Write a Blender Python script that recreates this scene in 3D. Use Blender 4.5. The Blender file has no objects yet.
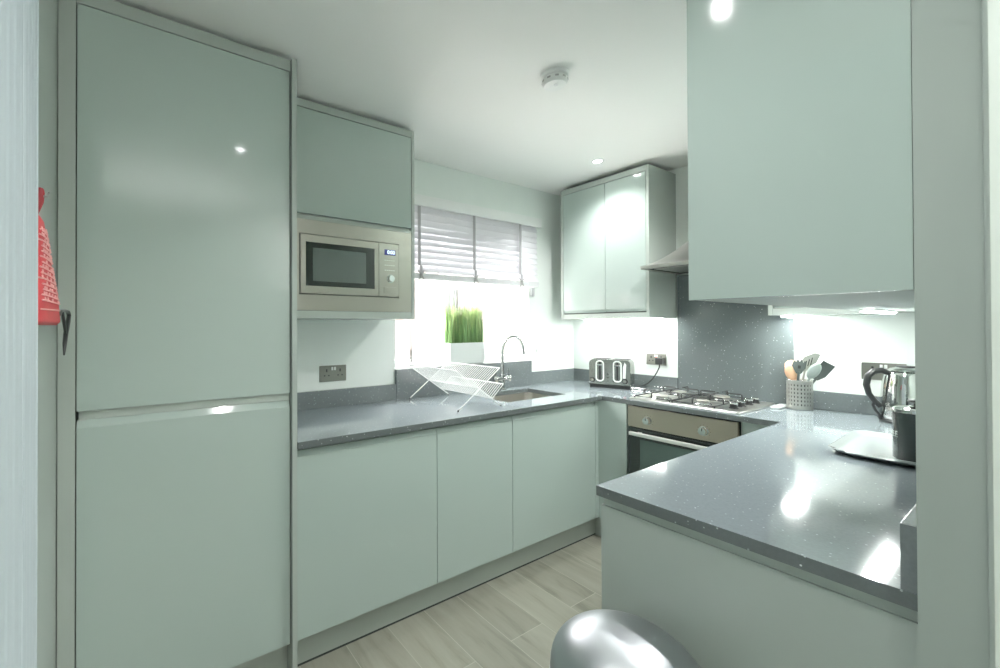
import bpy, bmesh, math, random
from mathutils import Vector, Matrix
random.seed(7)
S = bpy.context.scene
COL = S.collection
PI = math.pi
OFF = {}

# ------------------------------------------------------------------ mesh builder
class MB:
    def __init__(self):
        self.bm = bmesh.new()
    def _faces(self, vs, fs):
        bv = [self.bm.verts.new(v) for v in vs]
        out = []
        for f in fs:
            try:
                out.append(self.bm.faces.new([bv[i] for i in f]))
            except ValueError:
                pass
        return bv, out
    def box(self, x0, x1, y0, y1, z0, z1, bev=0.0, seg=2):
        x0, x1 = min(x0, x1), max(x0, x1); y0, y1 = min(y0, y1), max(y0, y1); z0, z1 = min(z0, z1), max(z0, z1)
        vs = [(x0,y0,z0),(x1,y0,z0),(x1,y1,z0),(x0,y1,z0),(x0,y0,z1),(x1,y0,z1),(x1,y1,z1),(x0,y1,z1)]
        fs = [(0,3,2,1),(4,5,6,7),(0,1,5,4),(1,2,6,5),(2,3,7,6),(3,0,4,7)]
        bv, ff = self._faces(vs, fs)
        if bev > 0:
            ed = list({e for f in ff for e in f.edges})
            bmesh.ops.bevel(self.bm, geom=ed, offset=bev, segments=seg, affect='EDGES', profile=0.5, clamp_overlap=True)
        return self
    def prism(self, poly, axis, a, b, bev=0.0):
        def p(u, v, w):
            return {'x': (w, u, v), 'y': (u, w, v), 'z': (u, v, w)}[axis]
        n = len(poly)
        vs = [p(u, v, a) for u, v in poly] + [p(u, v, b) for u, v in poly]
        fs = [tuple(range(n)), tuple(range(2*n-1, n-1, -1))] + [(i, i+n, (i+1) % n + n, (i+1) % n) for i in range(n)]
        bv, ff = self._faces(vs, fs)
        bmesh.ops.recalc_face_normals(self.bm, faces=ff)
        if bev > 0:
            ed = list({e for f in ff for e in f.edges})
            bmesh.ops.bevel(self.bm, geom=ed, offset=bev, segments=2, affect='EDGES', profile=0.5, clamp_overlap=True)
        return self
    def tube(self, path, r, seg=8, closed=False, caps=True):
        P = [Vector(p) for p in path]; n = len(P)
        R = r if isinstance(r, (list, tuple)) else [r]*n
        rings = []; prev = None
        for i in range(n):
            if closed: t = P[(i+1) % n]-P[i-1]
            else: t = P[min(i+1, n-1)]-P[max(i-1, 0)]
            t.normalize()
            if prev is None:
                ref = Vector((0,0,1)) if abs(t.z) < 0.9 else Vector((1,0,0))
                u = t.cross(ref).normalized()
            else:
                u = (prev - t*prev.dot(t)).normalized()
            prev = u; w = t.cross(u)
            rings.append([self.bm.verts.new(P[i]+(u*math.cos(2*PI*k/seg)+w*math.sin(2*PI*k/seg))*R[i]) for k in range(seg)])
        m = n if closed else n-1
        for i in range(m):
            a, b = rings[i], rings[(i+1) % n]
            for k in range(seg):
                self.bm.faces.new((a[k], a[(k+1) % seg], b[(k+1) % seg], b[k]))
        if caps and not closed:
            self.bm.faces.new(list(reversed(rings[0]))); self.bm.faces.new(rings[-1])
        return self
    def cyl(self, p0, p1, r, seg=24, r1=None):
        return self.tube([p0, p1], [r, r if r1 is None else r1], seg)
    def lathe(self, prof, c, seg=40, mtx=None, arc=None):
        c = Vector(c); rings = []
        for r, z in prof:
            if r < 1e-6:
                rings.append([Vector((0,0,z))])
            else:
                rings.append([Vector((r*math.cos(2*PI*k/seg), r*math.sin(2*PI*k/seg), z)) for k in range(seg)])
        bv = []
        for ring in rings:
            bv.append([self.bm.verts.new(((mtx @ v) if mtx else v)+c) for v in ring])
        for a, b in zip(bv, bv[1:]):
            if len(a) == 1 and len(b) == 1: continue
            for k in range(seg):
                k2 = (k+1) % seg
                if len(a) == 1: self.bm.faces.new((a[0], b[k2], b[k]))
                elif len(b) == 1: self.bm.faces.new((a[k], a[k2], b[0]))
                else: self.bm.faces.new((a[k], a[k2], b[k2], b[k]))
        for ring, rev in ((bv[0], True), (bv[-1], False)):
            if len(ring) > 1 and False:
                self.bm.faces.new(list(reversed(ring)) if rev else ring)
        return self
    def cells(self, xs, ys, inside, z0, z1):
        """slab of grid cells; side walls only on the boundary, holes allowed"""
        V = {}
        def v(i, j, k):
            if (i, j, k) not in V: V[(i, j, k)] = self.bm.verts.new((xs[i], ys[j], (z0, z1)[k]))
            return V[(i, j, k)]
        nx, ny = len(xs)-1, len(ys)-1
        f = lambda i, j: 0 <= i < nx and 0 <= j < ny and inside((xs[i]+xs[i+1])/2, (ys[j]+ys[j+1])/2)
        for i in range(nx):
            for j in range(ny):
                if not f(i, j): continue
                self.bm.faces.new((v(i,j,1), v(i+1,j,1), v(i+1,j+1,1), v(i,j+1,1)))
                self.bm.faces.new((v(i,j,0), v(i,j+1,0), v(i+1,j+1,0), v(i+1,j,0)))
                if not f(i-1, j): self.bm.faces.new((v(i,j,0), v(i,j,1), v(i,j+1,1), v(i,j+1,0)))
                if not f(i+1, j): self.bm.faces.new((v(i+1,j,0), v(i+1,j+1,0), v(i+1,j+1,1), v(i+1,j,1)))
                if not f(i, j-1): self.bm.faces.new((v(i,j,0), v(i+1,j,0), v(i+1,j,1), v(i,j,1)))
                if not f(i, j+1): self.bm.faces.new((v(i,j+1,0), v(i,j+1,1), v(i+1,j+1,1), v(i+1,j+1,0)))
        return self
    def text(self, s, size, fn, depth=0.0, align='CENTER'):
        cu = bpy.data.curves.new('lettering', 'FONT'); cu.body = s; cu.size = size; cu.align_x = align; cu.align_y = 'CENTER'
        o = bpy.data.objects.new('lettering', cu); COL.objects.link(o)
        bpy.context.view_layer.update()
        me = bpy.data.meshes.new_from_object(o)
        bv = [self.bm.verts.new(fn(v.co.x, v.co.y)) for v in me.vertices]
        for p in me.polygons:
            try: self.bm.faces.new([bv[i] for i in p.vertices])
            except ValueError: pass
        bpy.data.objects.remove(o); bpy.data.curves.remove(cu); bpy.data.meshes.remove(me)
        return self
    def xf(self, m):
        self.bm.transform(m); return self
    def build(self, name, mat, parent=None, sharp=35, recalc=True):
        bm = self.bm
        if recalc: bmesh.ops.recalc_face_normals(bm, faces=bm.faces[:])
        for f in bm.faces: f.smooth = True
        lim = math.radians(sharp)
        for e in bm.edges:
            if len(e.link_faces) == 2: e.smooth = e.calc_face_angle(0) < lim
            else: e.smooth = True
        if parent is not None:
            off = OFF[parent.name]
        else:
            c = [v.co for v in bm.verts]
            lo = [min(p[i] for p in c) for i in range(3)]; hi = [max(p[i] for p in c) for i in range(3)]
            off = Vector(((lo[0]+hi[0])/2, (lo[1]+hi[1])/2, lo[2]))
        bm.transform(Matrix.Translation(-off))
        me = bpy.data.meshes.new(name); bm.to_mesh(me); bm.free()
        me.materials.append(mat)
        o = bpy.data.objects.new(name, me); COL.objects.link(o)
        if parent is not None: o.parent = parent
        else: o.location = off
        OFF[o.name] = off
        wn = o.modifiers.new('weighted normals', 'WEIGHTED_NORMAL'); wn.keep_sharp = True; wn.weight = 100
        return o

def thing(name, label, cat, loc, group=None):
    o = bpy.data.objects.new(name, None); COL.objects.link(o)
    o.empty_display_size = 0.05
    o.location = loc; OFF[o.name] = Vector(loc)
    return tag(o, label, cat, group)
def tag(o, label, cat, group=None, kind=None):
    o['label'] = label; o['category'] = cat
    if group: o['group'] = group
    if kind: o['kind'] = kind
    return o
def struct(o):
    o['kind'] = 'structure'; return o
def box(name, mat, parent, *a, bev=0.0, **k):
    return MB().box(*a, bev=bev, **k).build(name, mat, parent)

# ------------------------------------------------------------------ materials
def lin(c):
    return tuple(((x/255)/12.92 if x/255 <= 0.04045 else ((x/255+0.055)/1.055)**2.4) for x in c)
def newmat(name):
    m = bpy.data.materials.new(name); m.use_nodes = True
    return m, m.node_tree.nodes, m.node_tree.links
def pr(name, rgb, rough=0.5, metal=0.0, coat=0.0, spec=0.5, emit=None, es=0.0, aniso=0.0, noise=0.0, nscale=(8,8,8), rnoise=0.0, bump=0.0):
    m, N, L = newmat(name)
    b = N['Principled BSDF']
    c = lin(rgb)
    b.inputs['Base Color'].default_value = (*c, 1)
    b.inputs['Roughness'].default_value = rough
    b.inputs['Metallic'].default_value = metal
    b.inputs['Coat Weight'].default_value = coat
    b.inputs['Coat Roughness'].default_value = 0.04
    b.inputs['Specular IOR Level'].default_value = spec
    b.inputs['Anisotropic'].default_value = aniso
    if emit:
        b.inputs['Emission Color'].default_value = (*lin(emit), 1); b.inputs['Emission Strength'].default_value = es
    if noise or rnoise or bump:
        tc = N.new('ShaderNodeTexCoord'); mp = N.new('ShaderNodeMapping'); nz = N.new('ShaderNodeTexNoise')
        mp.inputs['Scale'].default_value = nscale
        nz.inputs['Scale'].default_value = 1.0; nz.inputs['Detail'].default_value = 3
        L.new(tc.outputs['Object'], mp.inputs['Vector']); L.new(mp.outputs['Vector'], nz.inputs['Vector'])
        if noise:
            mx = N.new('ShaderNodeMix'); mx.data_type = 'RGBA'
            mx.inputs[6].default_value = (*[x*(1-noise) for x in c], 1); mx.inputs[7].default_value = (*[min(1, x*(1+noise)) for x in c], 1)
            L.new(nz.outputs['Fac'], mx.inputs[0]); L.new(mx.outputs[2], b.inputs['Base Color'])
        if rnoise:
            mr = N.new('ShaderNodeMapRange'); mr.inputs['To Min'].default_value = max(0, rough-rnoise); mr.inputs['To Max'].default_value = rough+rnoise
            L.new(nz.outputs['Fac'], mr.inputs['Value']); L.new(mr.outputs['Result'], b.inputs['Roughness'])
        if bump:
            bp = N.new('ShaderNodeBump'); bp.inputs['Strength'].default_value = bump; bp.inputs['Distance'].default_value = 0.002
            L.new(nz.outputs['Fac'], bp.inputs['Height']); L.new(bp.outputs['Normal'], b.inputs['Normal'])
    return m

def quartz(name, rgb, rough):
    m, N, L = newmat(name); b = N['Principled BSDF']
    tc = N.new('ShaderNodeTexCoord')
    def vor(scale, t0, t1):
        v = N.new('ShaderNodeTexVoronoi'); v.inputs['Scale'].default_value = scale
        r = N.new('ShaderNodeValToRGB'); r.color_ramp.elements[0].position = t0; r.color_ramp.elements[1].position = t1
        r.color_ramp.elements[0].color = (1,1,1,1); r.color_ramp.elements[1].color = (0,0,0,1)
        L.new(tc.outputs['Object'], v.inputs['Vector']); L.new(v.outputs['Distance'], r.inputs['Fac'])
        return v, r
    nz = N.new('ShaderNodeTexNoise'); nz.inputs['Scale'].default_value = 160; nz.inputs['Detail'].default_value = 3
    L.new(tc.outputs['Object'], nz.inputs['Vector'])
    c = lin(rgb)
    m1 = N.new('ShaderNodeMix'); m1.data_type = 'RGBA'
    m1.inputs[6].default_value = (*[x*0.84 for x in c], 1); m1.inputs[7].default_value = (*[x*1.16 for x in c], 1)
    L.new(nz.outputs['Fac'], m1.inputs[0])
    v1, r1 = vor(70, 0.10, 0.16); v2, r2 = vor(38, 0.05, 0.085)
    # only a share of the cells carries a fleck
    def gate(v, r, th):
        s = N.new('ShaderNodeSeparateColor'); L.new(v.outputs['Color'], s.inputs['Color'])
        g = N.new('ShaderNodeMath'); g.operation = 'GREATER_THAN'; g.inputs[1].default_value = th; L.new(s.outputs['Red'], g.inputs[0])
        k = N.new('ShaderNodeMath'); k.operation = 'MULTIPLY'; L.new(g.outputs[0], k.inputs[0]); L.new(r.outputs['Color'], k.inputs[1])
        return k
    g1 = gate(v1, r1, 0.45); g2 = gate(v2, r2, 0.87)
    m2 = N.new('ShaderNodeMix'); m2.data_type = 'RGBA'; m2.inputs[7].default_value = (*lin((172,182,184)), 1)
    L.new(g1.outputs[0], m2.inputs[0]); L.new(m1.outputs[2], m2.inputs[6])
    m3 = N.new('ShaderNodeMix'); m3.data_type = 'RGBA'; m3.inputs[7].default_value = (0.85,0.9,0.9,1)
    L.new(g2.outputs[0], m3.inputs[0]); L.new(m2.outputs[2], m3.inputs[6])
    L.new(m3.outputs[2], b.inputs['Base Color'])
    b.inputs['Roughness'].default_value = rough
    b.inputs['Specular IOR Level'].default_value = 0.6
    return m

def floor_mat():
    m, N, L = newmat('wood look tile'); b = N['Principled BSDF']
    tc = N.new('ShaderNodeTexCoord'); mp = N.new('ShaderNodeMapping')
    mp.inputs['Location'].default_value = (0.13, 0.06, 0)
    L.new(tc.outputs['Object'], mp.inputs['Vector'])
    br = N.new('ShaderNodeTexBrick'); br.offset = 0.37; br.offset_frequency = 2
    br.inputs['Scale'].default_value = 1.0; br.inputs['Brick Width'].default_value = 0.80; br.inputs['Row Height'].default_value = 0.20
    br.inputs['Mortar Size'].default_value = 0.0018; br.inputs['Mortar Smooth'].default_value = 0.2; br.inputs['Bias'].default_value = 0.0
    br.inputs['Color1'].default_value = (0.15,0.15,0.15,1); br.inputs['Color2'].default_value = (0.85,0.85,0.85,1); br.inputs['Mortar'].default_value = (0.5,0.5,0.5,1)
    L.new(mp.outputs['Vector'], br.inputs['Vector'])
    mp2 = N.new('ShaderNodeMapping'); mp2.inputs['Scale'].default_value = (2.0, 12, 1); L.new(tc.outputs['Object'], mp2.inputs['Vector'])
    ad = N.new('ShaderNodeVectorMath'); ad.operation = 'ADD'; L.new(mp2.outputs['Vector'], ad.inputs[0])
    sc = N.new('ShaderNodeVectorMath'); sc.operation = 'SCALE'; sc.inputs['Scale'].default_value = 9.0
    L.new(br.outputs['Color'], sc.inputs[0]); L.new(sc.outputs['Vector'], ad.inputs[1])
    nz = N.new('ShaderNodeTexNoise'); nz.inputs['Scale'].default_value = 1.0; nz.inputs['Detail'].default_value = 6; nz.inputs['Roughness'].default_value = 0.62; nz.inputs['Distortion'].default_value = 0.4
    L.new(ad.outputs['Vector'], nz.inputs['Vector'])
    rp = N.new('ShaderNodeValToRGB'); e = rp.color_ramp.elements
    e[0].position = 0.27; e[0].color = (*lin((104,103,90)), 1); e[1].position = 0.72; e[1].color = (*lin((152,151,136)), 1)
    k = e.new(0.46); k.color = (*lin((137,136,122)), 1)
    L.new(nz.outputs['Fac'], rp.inputs['Fac'])
    tn = N.new('ShaderNodeMix'); tn.data_type = 'RGBA'; tn.blend_type = 'MULTIPLY'; tn.inputs[0].default_value = 1
    tr = N.new('ShaderNodeMapRange'); tr.inputs['To Min'].default_value = 0.82; tr.inputs['To Max'].default_value = 1.08
    L.new(br.outputs['Color'], tr.inputs['Value']); L.new(rp.outputs['Color'], tn.inputs[6]); L.new(tr.outputs['Result'], tn.inputs[7])
    gm = N.new('ShaderNodeMix'); gm.data_type = 'RGBA'; gm.inputs[7].default_value = (*lin((160,159,145)), 1)
    L.new(br.outputs['Fac'], gm.inputs[0]); L.new(tn.outputs[2], gm.inputs[6]); L.new(gm.outputs[2], b.inputs['Base Color'])
    b.inputs['Roughness'].default_value = 0.42
    bp = N.new('ShaderNodeBump'); bp.invert = True; bp.inputs['Strength'].default_value = 0.4; bp.inputs['Distance'].default_value = 0.001
    L.new(br.outputs['Fac'], bp.inputs['Height']); L.new(bp.outputs['Normal'], b.inputs['Normal'])
    return m

def glass_mat(name, tint=(1,1,1)):
    m, N, L = newmat(name); out = N['Material Output']; N.remove(N['Principled BSDF'])
    t = N.new('ShaderNodeBsdfTransparent'); t.inputs['Color'].default_value = (*tint, 1)
    g = N.new('ShaderNodeBsdfGlossy'); g.inputs['Roughness'].default_value = 0.02
    f = N.new('ShaderNodeLayerWeight'); f.inputs['Blend'].default_value = 0.5
    p = N.new('ShaderNodeMath'); p.operation = 'POWER'; p.inputs[1].default_value = 5.0; L.new(f.outputs['Facing'], p.inputs[0])
    q = N.new('ShaderNodeMath'); q.operation = 'MULTIPLY_ADD'; q.inputs[1].default_value = 0.8; q.inputs[2].default_value = 0.04; L.new(p.outputs[0], q.inputs[0])
    x = N.new('ShaderNodeMixShader'); L.new(q.outputs[0], x.inputs[0]); L.new(t.outputs[0], x.inputs[1]); L.new(g.outputs[0], x.inputs[2])
    L.new(x.outputs[0], out.inputs['Surface']); return m

def translucent_mat(name, rgb, tr=0.45):
    m, N, L = newmat(name); out = N['Material Output']; N.remove(N['Principled BSDF'])
    d = N.new('ShaderNodeBsdfDiffuse'); d.inputs['Color'].default_value = (*lin(rgb), 1)
    t = N.new('ShaderNodeBsdfTranslucent'); t.inputs['Color'].default_value = (*lin(rgb), 1)
    x = N.new('ShaderNodeMixShader'); x.inputs[0].default_value = tr
    L.new(d.outputs[0], x.inputs[1]); L.new(t.outputs[0], x.inputs[2]); L.new(x.outputs[0], out.inputs['Surface']); return m

def brick_mat():
    m, N, L = newmat('pale garden brick'); b = N['Principled BSDF']
    tc = N.new('ShaderNodeTexCoord'); mp = N.new('ShaderNodeMapping'); mp.inputs['Rotation'].default_value = (PI/2, 0, PI/2)
    br = N.new('ShaderNodeTexBrick'); br.inputs['Scale'].default_value = 1; br.inputs['Brick Width'].default_value = 0.44; br.inputs['Row Height'].default_value = 0.2
    br.inputs['Mortar Size'].default_value = 0.012
    br.inputs['Color1'].default_value = (*lin((48,42,38)), 1); br.inputs['Color2'].default_value = (*lin((45,38,34)), 1); br.inputs['Mortar'].default_value = (*lin((38,34,31)), 1)
    cx = N.new('ShaderNodeSeparateXYZ'); cb = N.new('ShaderNodeCombineXYZ')
    L.new(tc.outputs['Object'], cx.inputs[0]); L.new(cx.outputs['Y'], cb.inputs['X']); L.new(cx.outputs['Z'], cb.inputs['Y'])
    L.new(cb.outputs[0], br.inputs['Vector']); L.new(br.outputs['Color'], b.inputs['Base Color']); b.inputs['Roughness'].default_value = 0.9
    return m

SAGE   = (166,181,174)
M_gloss  = pr('sage gloss lacquer', SAGE, 0.09, coat=0.3, spec=0.5)
M_frame  = pr('sage satin panel', (165,174,167), 0.22, spec=0.5)
M_carc   = pr('white carcass board', (190,197,192), 0.45)
M_wall   = pr('pale green wall paint', (228,235,230), 0.75, spec=0.25, noise=0.02)
M_ceil   = pr('white ceiling paint', (240,241,238), 0.85, spec=0.2)
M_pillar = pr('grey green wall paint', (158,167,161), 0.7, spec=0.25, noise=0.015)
M_plinth = pr('grey plinth board', (156,164,155), 0.35, noise=0.05, nscale=(3,3,20))
M_floor  = floor_mat()
M_quartz = quartz('speckled grey quartz', (120,130,134), 0.075)
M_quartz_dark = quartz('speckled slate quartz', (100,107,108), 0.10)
M_splash = quartz('sparkling slate quartz', (92,100,101), 0.10)
M_edge = quartz('shaded quartz edge', (86,93,92), 0.2)  # same stone as the top, the edge's shade put into its colour
M_steel  = pr('brushed steel', (190,190,184), 0.32, 1.0, aniso=0.4, rnoise=0.08, nscale=(2,2,160))
M_steel_dk = pr('dull brushed steel', (160,157,147), 0.33, 1.0, aniso=0.4, rnoise=0.08, nscale=(2,2,160))
M_alu    = pr('satin aluminium', (222,223,219), 0.35, 0.7)
M_warm   = pr('warm brushed steel', (182,172,156), 0.36, 1.0, aniso=0.4, rnoise=0.07, nscale=(2,160,160))
M_bin    = pr('satin bin steel', (172,176,180), 0.38, 1.0, rnoise=0.05, nscale=(3,3,90))
M_chrome = pr('polished chrome', (214,216,214), 0.06, 1.0)
M_sink   = pr('sink steel', (186,184,176), 0.35, 1.0)
M_black  = pr('black plastic', (22,24,24), 0.35)
M_iron   = pr('black enamelled wire', (24,25,26), 0.45)
M_bglass = pr('dark oven glass', (22,30,27), 0.05, coat=0.5)
M_mglass = pr('dark microwave glass', (26,31,28), 0.06, coat=0.5)
M_mmesh  = pr('grey microwave screen', (88,98,94), 0.12, coat=0.6)
M_white  = pr('white plastic', (232,234,232), 0.35)
M_upvc   = pr('white window plastic', (236,238,237), 0.3)
M_wire   = pr('white coated wire', (240,242,240), 0.3)
M_pot    = pr('white ceramic pot', (196,203,200), 0.3)
M_casing = pr('white satin woodwork', (178,189,195), 0.4)
M_slat   = translucent_mat('white blind slat', (220,220,224), 0.18)
M_tape   = translucent_mat('grey blind tape', (176,176,178), 0.2)
M_rail   = pr('grey blind rail', (205,206,208), 0.45)
M_cord   = pr('grey cord', (150,152,150), 0.7)
M_glass  = glass_mat('window glass')
M_soil   = pr('dark soil', (60,50,40), 0.95)
M_wood   = pr('beech wood', (220,172,134), 0.5, noise=0.12, nscale=(60,60,8))
M_greyut = pr('grey silicone', (150,162,156), 0.5)
M_dkgut  = pr('dark grey nylon', (72,80,77), 0.45)
M_red    = pr('red fire blanket fabric', (208,52,58), 0.55, noise=0.12, nscale=(30,30,30))
M_redwhite = pr('pale printed ink', (238,170,168), 0.6)
M_led    = pr('lit led diffuser', (255,255,255), 0.5, emit=(248,255,250), es=90.0)
M_lamp   = pr('lit downlight lens', (255,255,255), 0.5, emit=(250,255,252), es=28.0)
M_disp   = pr('blue display', (14,20,70), 0.2, emit=(20,30,120), es=0.35)
M_digit  = pr('lit display digit', (210,230,255), 0.4, emit=(200,220,255), es=2.2)
M_print  = pr('pale printed mark', (228,232,226), 0.5)
M_dark   = pr('dark gap', (40,45,42), 0.8)
M_socket = pr('brushed steel socket plate', (138,138,130), 0.35, 1.0)
M_canblk = pr('dark grey canister enamel', (44,52,51), 0.22, coat=0.3)
M_tray   = pr('pale glossy tray', (146,154,153), 0.18, coat=0.4)
M_brick  = brick_mat()
M_paving = pr('pale paving', (226,224,218), 0.9, noise=0.1)

def grass_mat():
    m, N, L = newmat('artificial grass'); b = N['Principled BSDF']
    tc = N.new('ShaderNodeTexCoord'); s = N.new('ShaderNodeSeparateXYZ'); L.new(tc.outputs['Object'], s.inputs[0])
    mr = N.new('ShaderNodeMapRange'); mr.inputs['From Min'].default_value = 0.12; mr.inputs['From Max'].default_value = 0.42
    L.new(s.outputs['Z'], mr.inputs['Value'])
    mg = N.new('ShaderNodeMapping'); mg.inputs['Scale'].default_value = (110, 110, 5); L.new(tc.outputs['Object'], mg.inputs['Vector'])
    nz = N.new('ShaderNodeTexNoise'); nz.inputs['Scale'].default_value = 1.0; L.new(mg.outputs['Vector'], nz.inputs['Vector'])
    a = N.new('ShaderNodeMath'); a.operation = 'MULTIPLY_ADD'; a.inputs[1].default_value = 0.95; L.new(nz.outputs['Fac'], a.inputs[0])
    k = N.new('ShaderNodeMath'); k.operation = 'MULTIPLY'; k.inputs[1].default_value = 0.42; L.new(mr.outputs['Result'], k.inputs[0]); L.new(k.outputs[0], a.inputs[2])
    r = N.new('ShaderNodeValToRGB'); e = r.color_ramp.elements
    e[0].position = 0.25; e[0].color = (*lin((66,108,54)), 1); e[1].position = 0.95; e[1].color = (*lin((190,204,140)), 1)
    x = e.new(0.6); x.color = (*lin((112,152,88)), 1)
    L.new(a.outputs[0], r.inputs['Fac']); L.new(r.outputs['Color'], b.inputs['Base Color']); b.inputs['Roughness'].default_value = 0.5
    return m
M_grass = grass_mat()

# ------------------------------------------------------------------ room shell
ZC = 2.392                       # ceiling height
YD = -3.207                      # front wall plane (beside the tall cupboard)
WX0, WX1 = 2.082, 2.150          # the stub wall at the right
WYE = -1.968
HX = 4.3
# window hole
WY0, WY1, WZ0, WZ1 = -1.700, -0.530, 1.090, 2.110

m = MB()
ys = [YD-0.1, WY0, WY1, 0.1]; zs = [0, WZ0, WZ1, ZC]
m.cells(ys, zs, lambda a, b: not (WY0 < a < WY1 and WZ0 < b < WZ1), 0, 0.14)
m.xf(Matrix(((0,0,-1,0),(1,0,0,0),(0,1,0,0),(0,0,0,1))))
struct(m.build('wall_left', M_wall))
struct(box('wall_back', M_wall, None, 0, HX+0.1, 0, 0.1, 0, ZC))
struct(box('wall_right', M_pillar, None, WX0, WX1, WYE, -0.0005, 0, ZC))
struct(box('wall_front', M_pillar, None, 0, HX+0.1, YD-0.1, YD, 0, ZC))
struct(box('wall_hall', M_wall, None, HX, HX+0.1, YD+0.0005, -0.0005, 0, ZC))
struct(box('floor', M_floor, None, -0.14, HX+0.1, YD-0.1, 0.1, -0.06, 0))
struct(box('ceiling', M_ceil, None, -0.14, HX+0.1, YD-0.1, 0.1, ZC, ZC+0.06))
# slim white bead on the hall side corner of the stub wall
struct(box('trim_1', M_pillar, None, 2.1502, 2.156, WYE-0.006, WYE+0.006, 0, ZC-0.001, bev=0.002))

# white door in the front wall with a fluted casing (only a sliver is in view at the far left)
d = thing('door_1', 'white panelled door with fluted casing at far left edge', 'door', (1.6, YD+0.02, 0))
del d['label']; del d['category']; d['kind'] = 'structure'
def fluted(x0, x1, n):
    pts = [(x0, YD+0.001), (x0, YD+0.046)]
    w = (x1-x0)/n
    for i in range(n):
        a = x0+i*w
        pts += [(a+0.18*w, YD+0.047), (a+0.32*w, YD+0.0452), (a+0.5*w, YD+0.0445), (a+0.68*w, YD+0.0452), (a+0.82*w, YD+0.047)]
    pts += [(x1, YD+0.046), (x1, YD+0.001)]
    return pts
o = MB().prism(fluted(1.20, 1.32, 5), 'z', 0.0, ZC-0.002).build('casing', M_casing, d); o['kind'] = 'structure'
o = MB().prism(fluted(1.322, 2.07, 18), 'z', 0.004, ZC-0.002).build('door_leaf', M_casing, d); o['kind'] = 'structure'

# outside
tag(box('garden_wall', M_brick, None, -2.6, -2.4, -7, 6, -0.3, 2.55), 'pale sunlit brick wall seen through the window', 'wall')
struct(box('ground', M_paving, None, -2.4, -0.141, -6, 4, -0.4, -0.3))

# ------------------------------------------------------------------ window
w = bpy.data.objects.new('window_1', None); COL.objects.link(w); w.location = (-0.12, -1.1, WZ0); OFF[w.name] = Vector(w.location); w['kind'] = 'structure'
def wpart(nm, mb, mat):
    o = mb.build(nm, mat, w); o['kind'] = 'structure'; return o
fx0, fx1 = -0.138, -0.085
m = MB()
m.box(fx0, fx1, WY0+0.001, WY0+0.05, WZ0+0.001, WZ1-0.001, bev=0.004)
m.box(fx0, fx1, WY1-0.035, WY1-0.001, WZ0+0.001, WZ1-0.001, bev=0.004)
m.box(fx0, fx1, WY0+0.05, WY1-0.035, WZ0+0.001, WZ0+0.045, bev=0.004)
m.box(fx0, fx1, WY0+0.05, WY1-0.035, WZ1-0.05, WZ1-0.001, bev=0.004)
m.box(fx0, fx1, -1.262, -1.215, WZ0+0.045, WZ1-0.05, bev=0.004)      # mullions
m.box(fx0, fx1, -0.795, -0.765, WZ0+0.045, WZ1-0.05, bev=0.004)
wpart('window_frame', m, M_upvc)
m = MB()                                                                # opening sash between the mullions
sx0, sx1 = -0.125, -0.07
for a, b, c, e in ((-1.214, -1.155, WZ0+0.047, WZ1-0.052), (-0.85, -0.797, WZ0+0.047, WZ1-0.052), (-1.155, -0.85, WZ0+0.047, WZ0+0.1), (-1.155, -0.85, WZ1-0.105, WZ1-0.052)):
    m.box(sx0, sx1, a, b, c, e, bev=0.004)
sash = wpart('sash', m, M_upvc)
def sheet(a, b, c, e):
    m = MB(); m._faces([(-0.106,a,c),(-0.106,b,c),(-0.106,b,e),(-0.106,a,e)], [(0,1,2,3)]); return m
for a, b, c, e in ((WY0+0.05, -1.262, WZ0+0.045, WZ1-0.05), (-1.155, -0.85, WZ0+0.1, WZ1-0.105), (-0.765, WY1-0.035, WZ0+0.045, WZ1-0.05)):
    wpart('pane', MB().box(-0.106, -0.106, a, b, c, e) if False else sheet(a, b, c, e), M_glass)
hb = MB().box(-0.0695, -0.056, -1.195, -1.172, 1.535, 1.60, bev=0.003); hb.box(-0.056, -0.043, -1.193, -1.176, 1.47, 1.60, bev=0.004)
o = hb.build('handle', M_cord, sash); o['kind'] = 'structure'
m = MB().box(-0.0848, 0.0, WY0+0.001, WY1-0.001, WZ0+0.0005, WZ0+0.006, bev=0.001)
o = m.build('sill', M_upvc, w); o['kind'] = 'structure'

# ------------------------------------------------------------------ tall cupboard
XD = 0.592
YT = -2.496
t = thing('tall_cupboard', 'full height glossy sage green cupboard with two large doors at left', 'cupboard', (0.3, -2.85, 0))
ZT = 2.371
m = MB().box(0.02, 0.565, -3.155, YT-0.02, 0.144, 2.325); m.build('carcass', M_carc, t)
box('side_panel', M_frame, t, 0.001, 0.612, YT-0.019, YT, 0.001, ZT, bev=0.0012)
box('side_panel', M_frame, t, 0.001, 0.58, -3.158+0.003, -3.158+0.021, 0.001, 2.3265, bev=0.0012)
box('filler_strip', M_frame, t, 0.55, XD, -3.2045, -3.163, 0.001, ZT, bev=0.0012)
box('top_rail', M_frame, t, 0.02, XD, -3.1625, YT-0.0195, 2.3290, ZT, bev=0.0012)
def jdoor_y(x, y0, y1, z0, z1, top=True, bot=False):
    """slab door facing +x; handleless chamfer along the top (or bottom) edge"""
    b = x-0.02
    p = [(b, z0), (x, z0)] if not bot else [(b, z0), (x-0.013, z0), (x, z0+0.022)]
    p += [(x, z1-0.022), (x-0.013, z1), (b, z1)] if top else [(x, z1), (b, z1)]
    return MB().prism(p, 'y', y0, y1, bev=0.0012)
jdoor_y(XD, -3.1600, YT-0.0225, 1.096, 2.3255, top=False, bot=False).build('door', M_gloss, t)
jdoor_y(XD, -3.1600, YT-0.0225, 0.143, 1.067, top=True).build('door', M_gloss, t)
box('handle_channel', M_frame, t, 0.5655, 0.581, -3.155, YT-0.0225, 1.0675, 1.0955)
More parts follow.
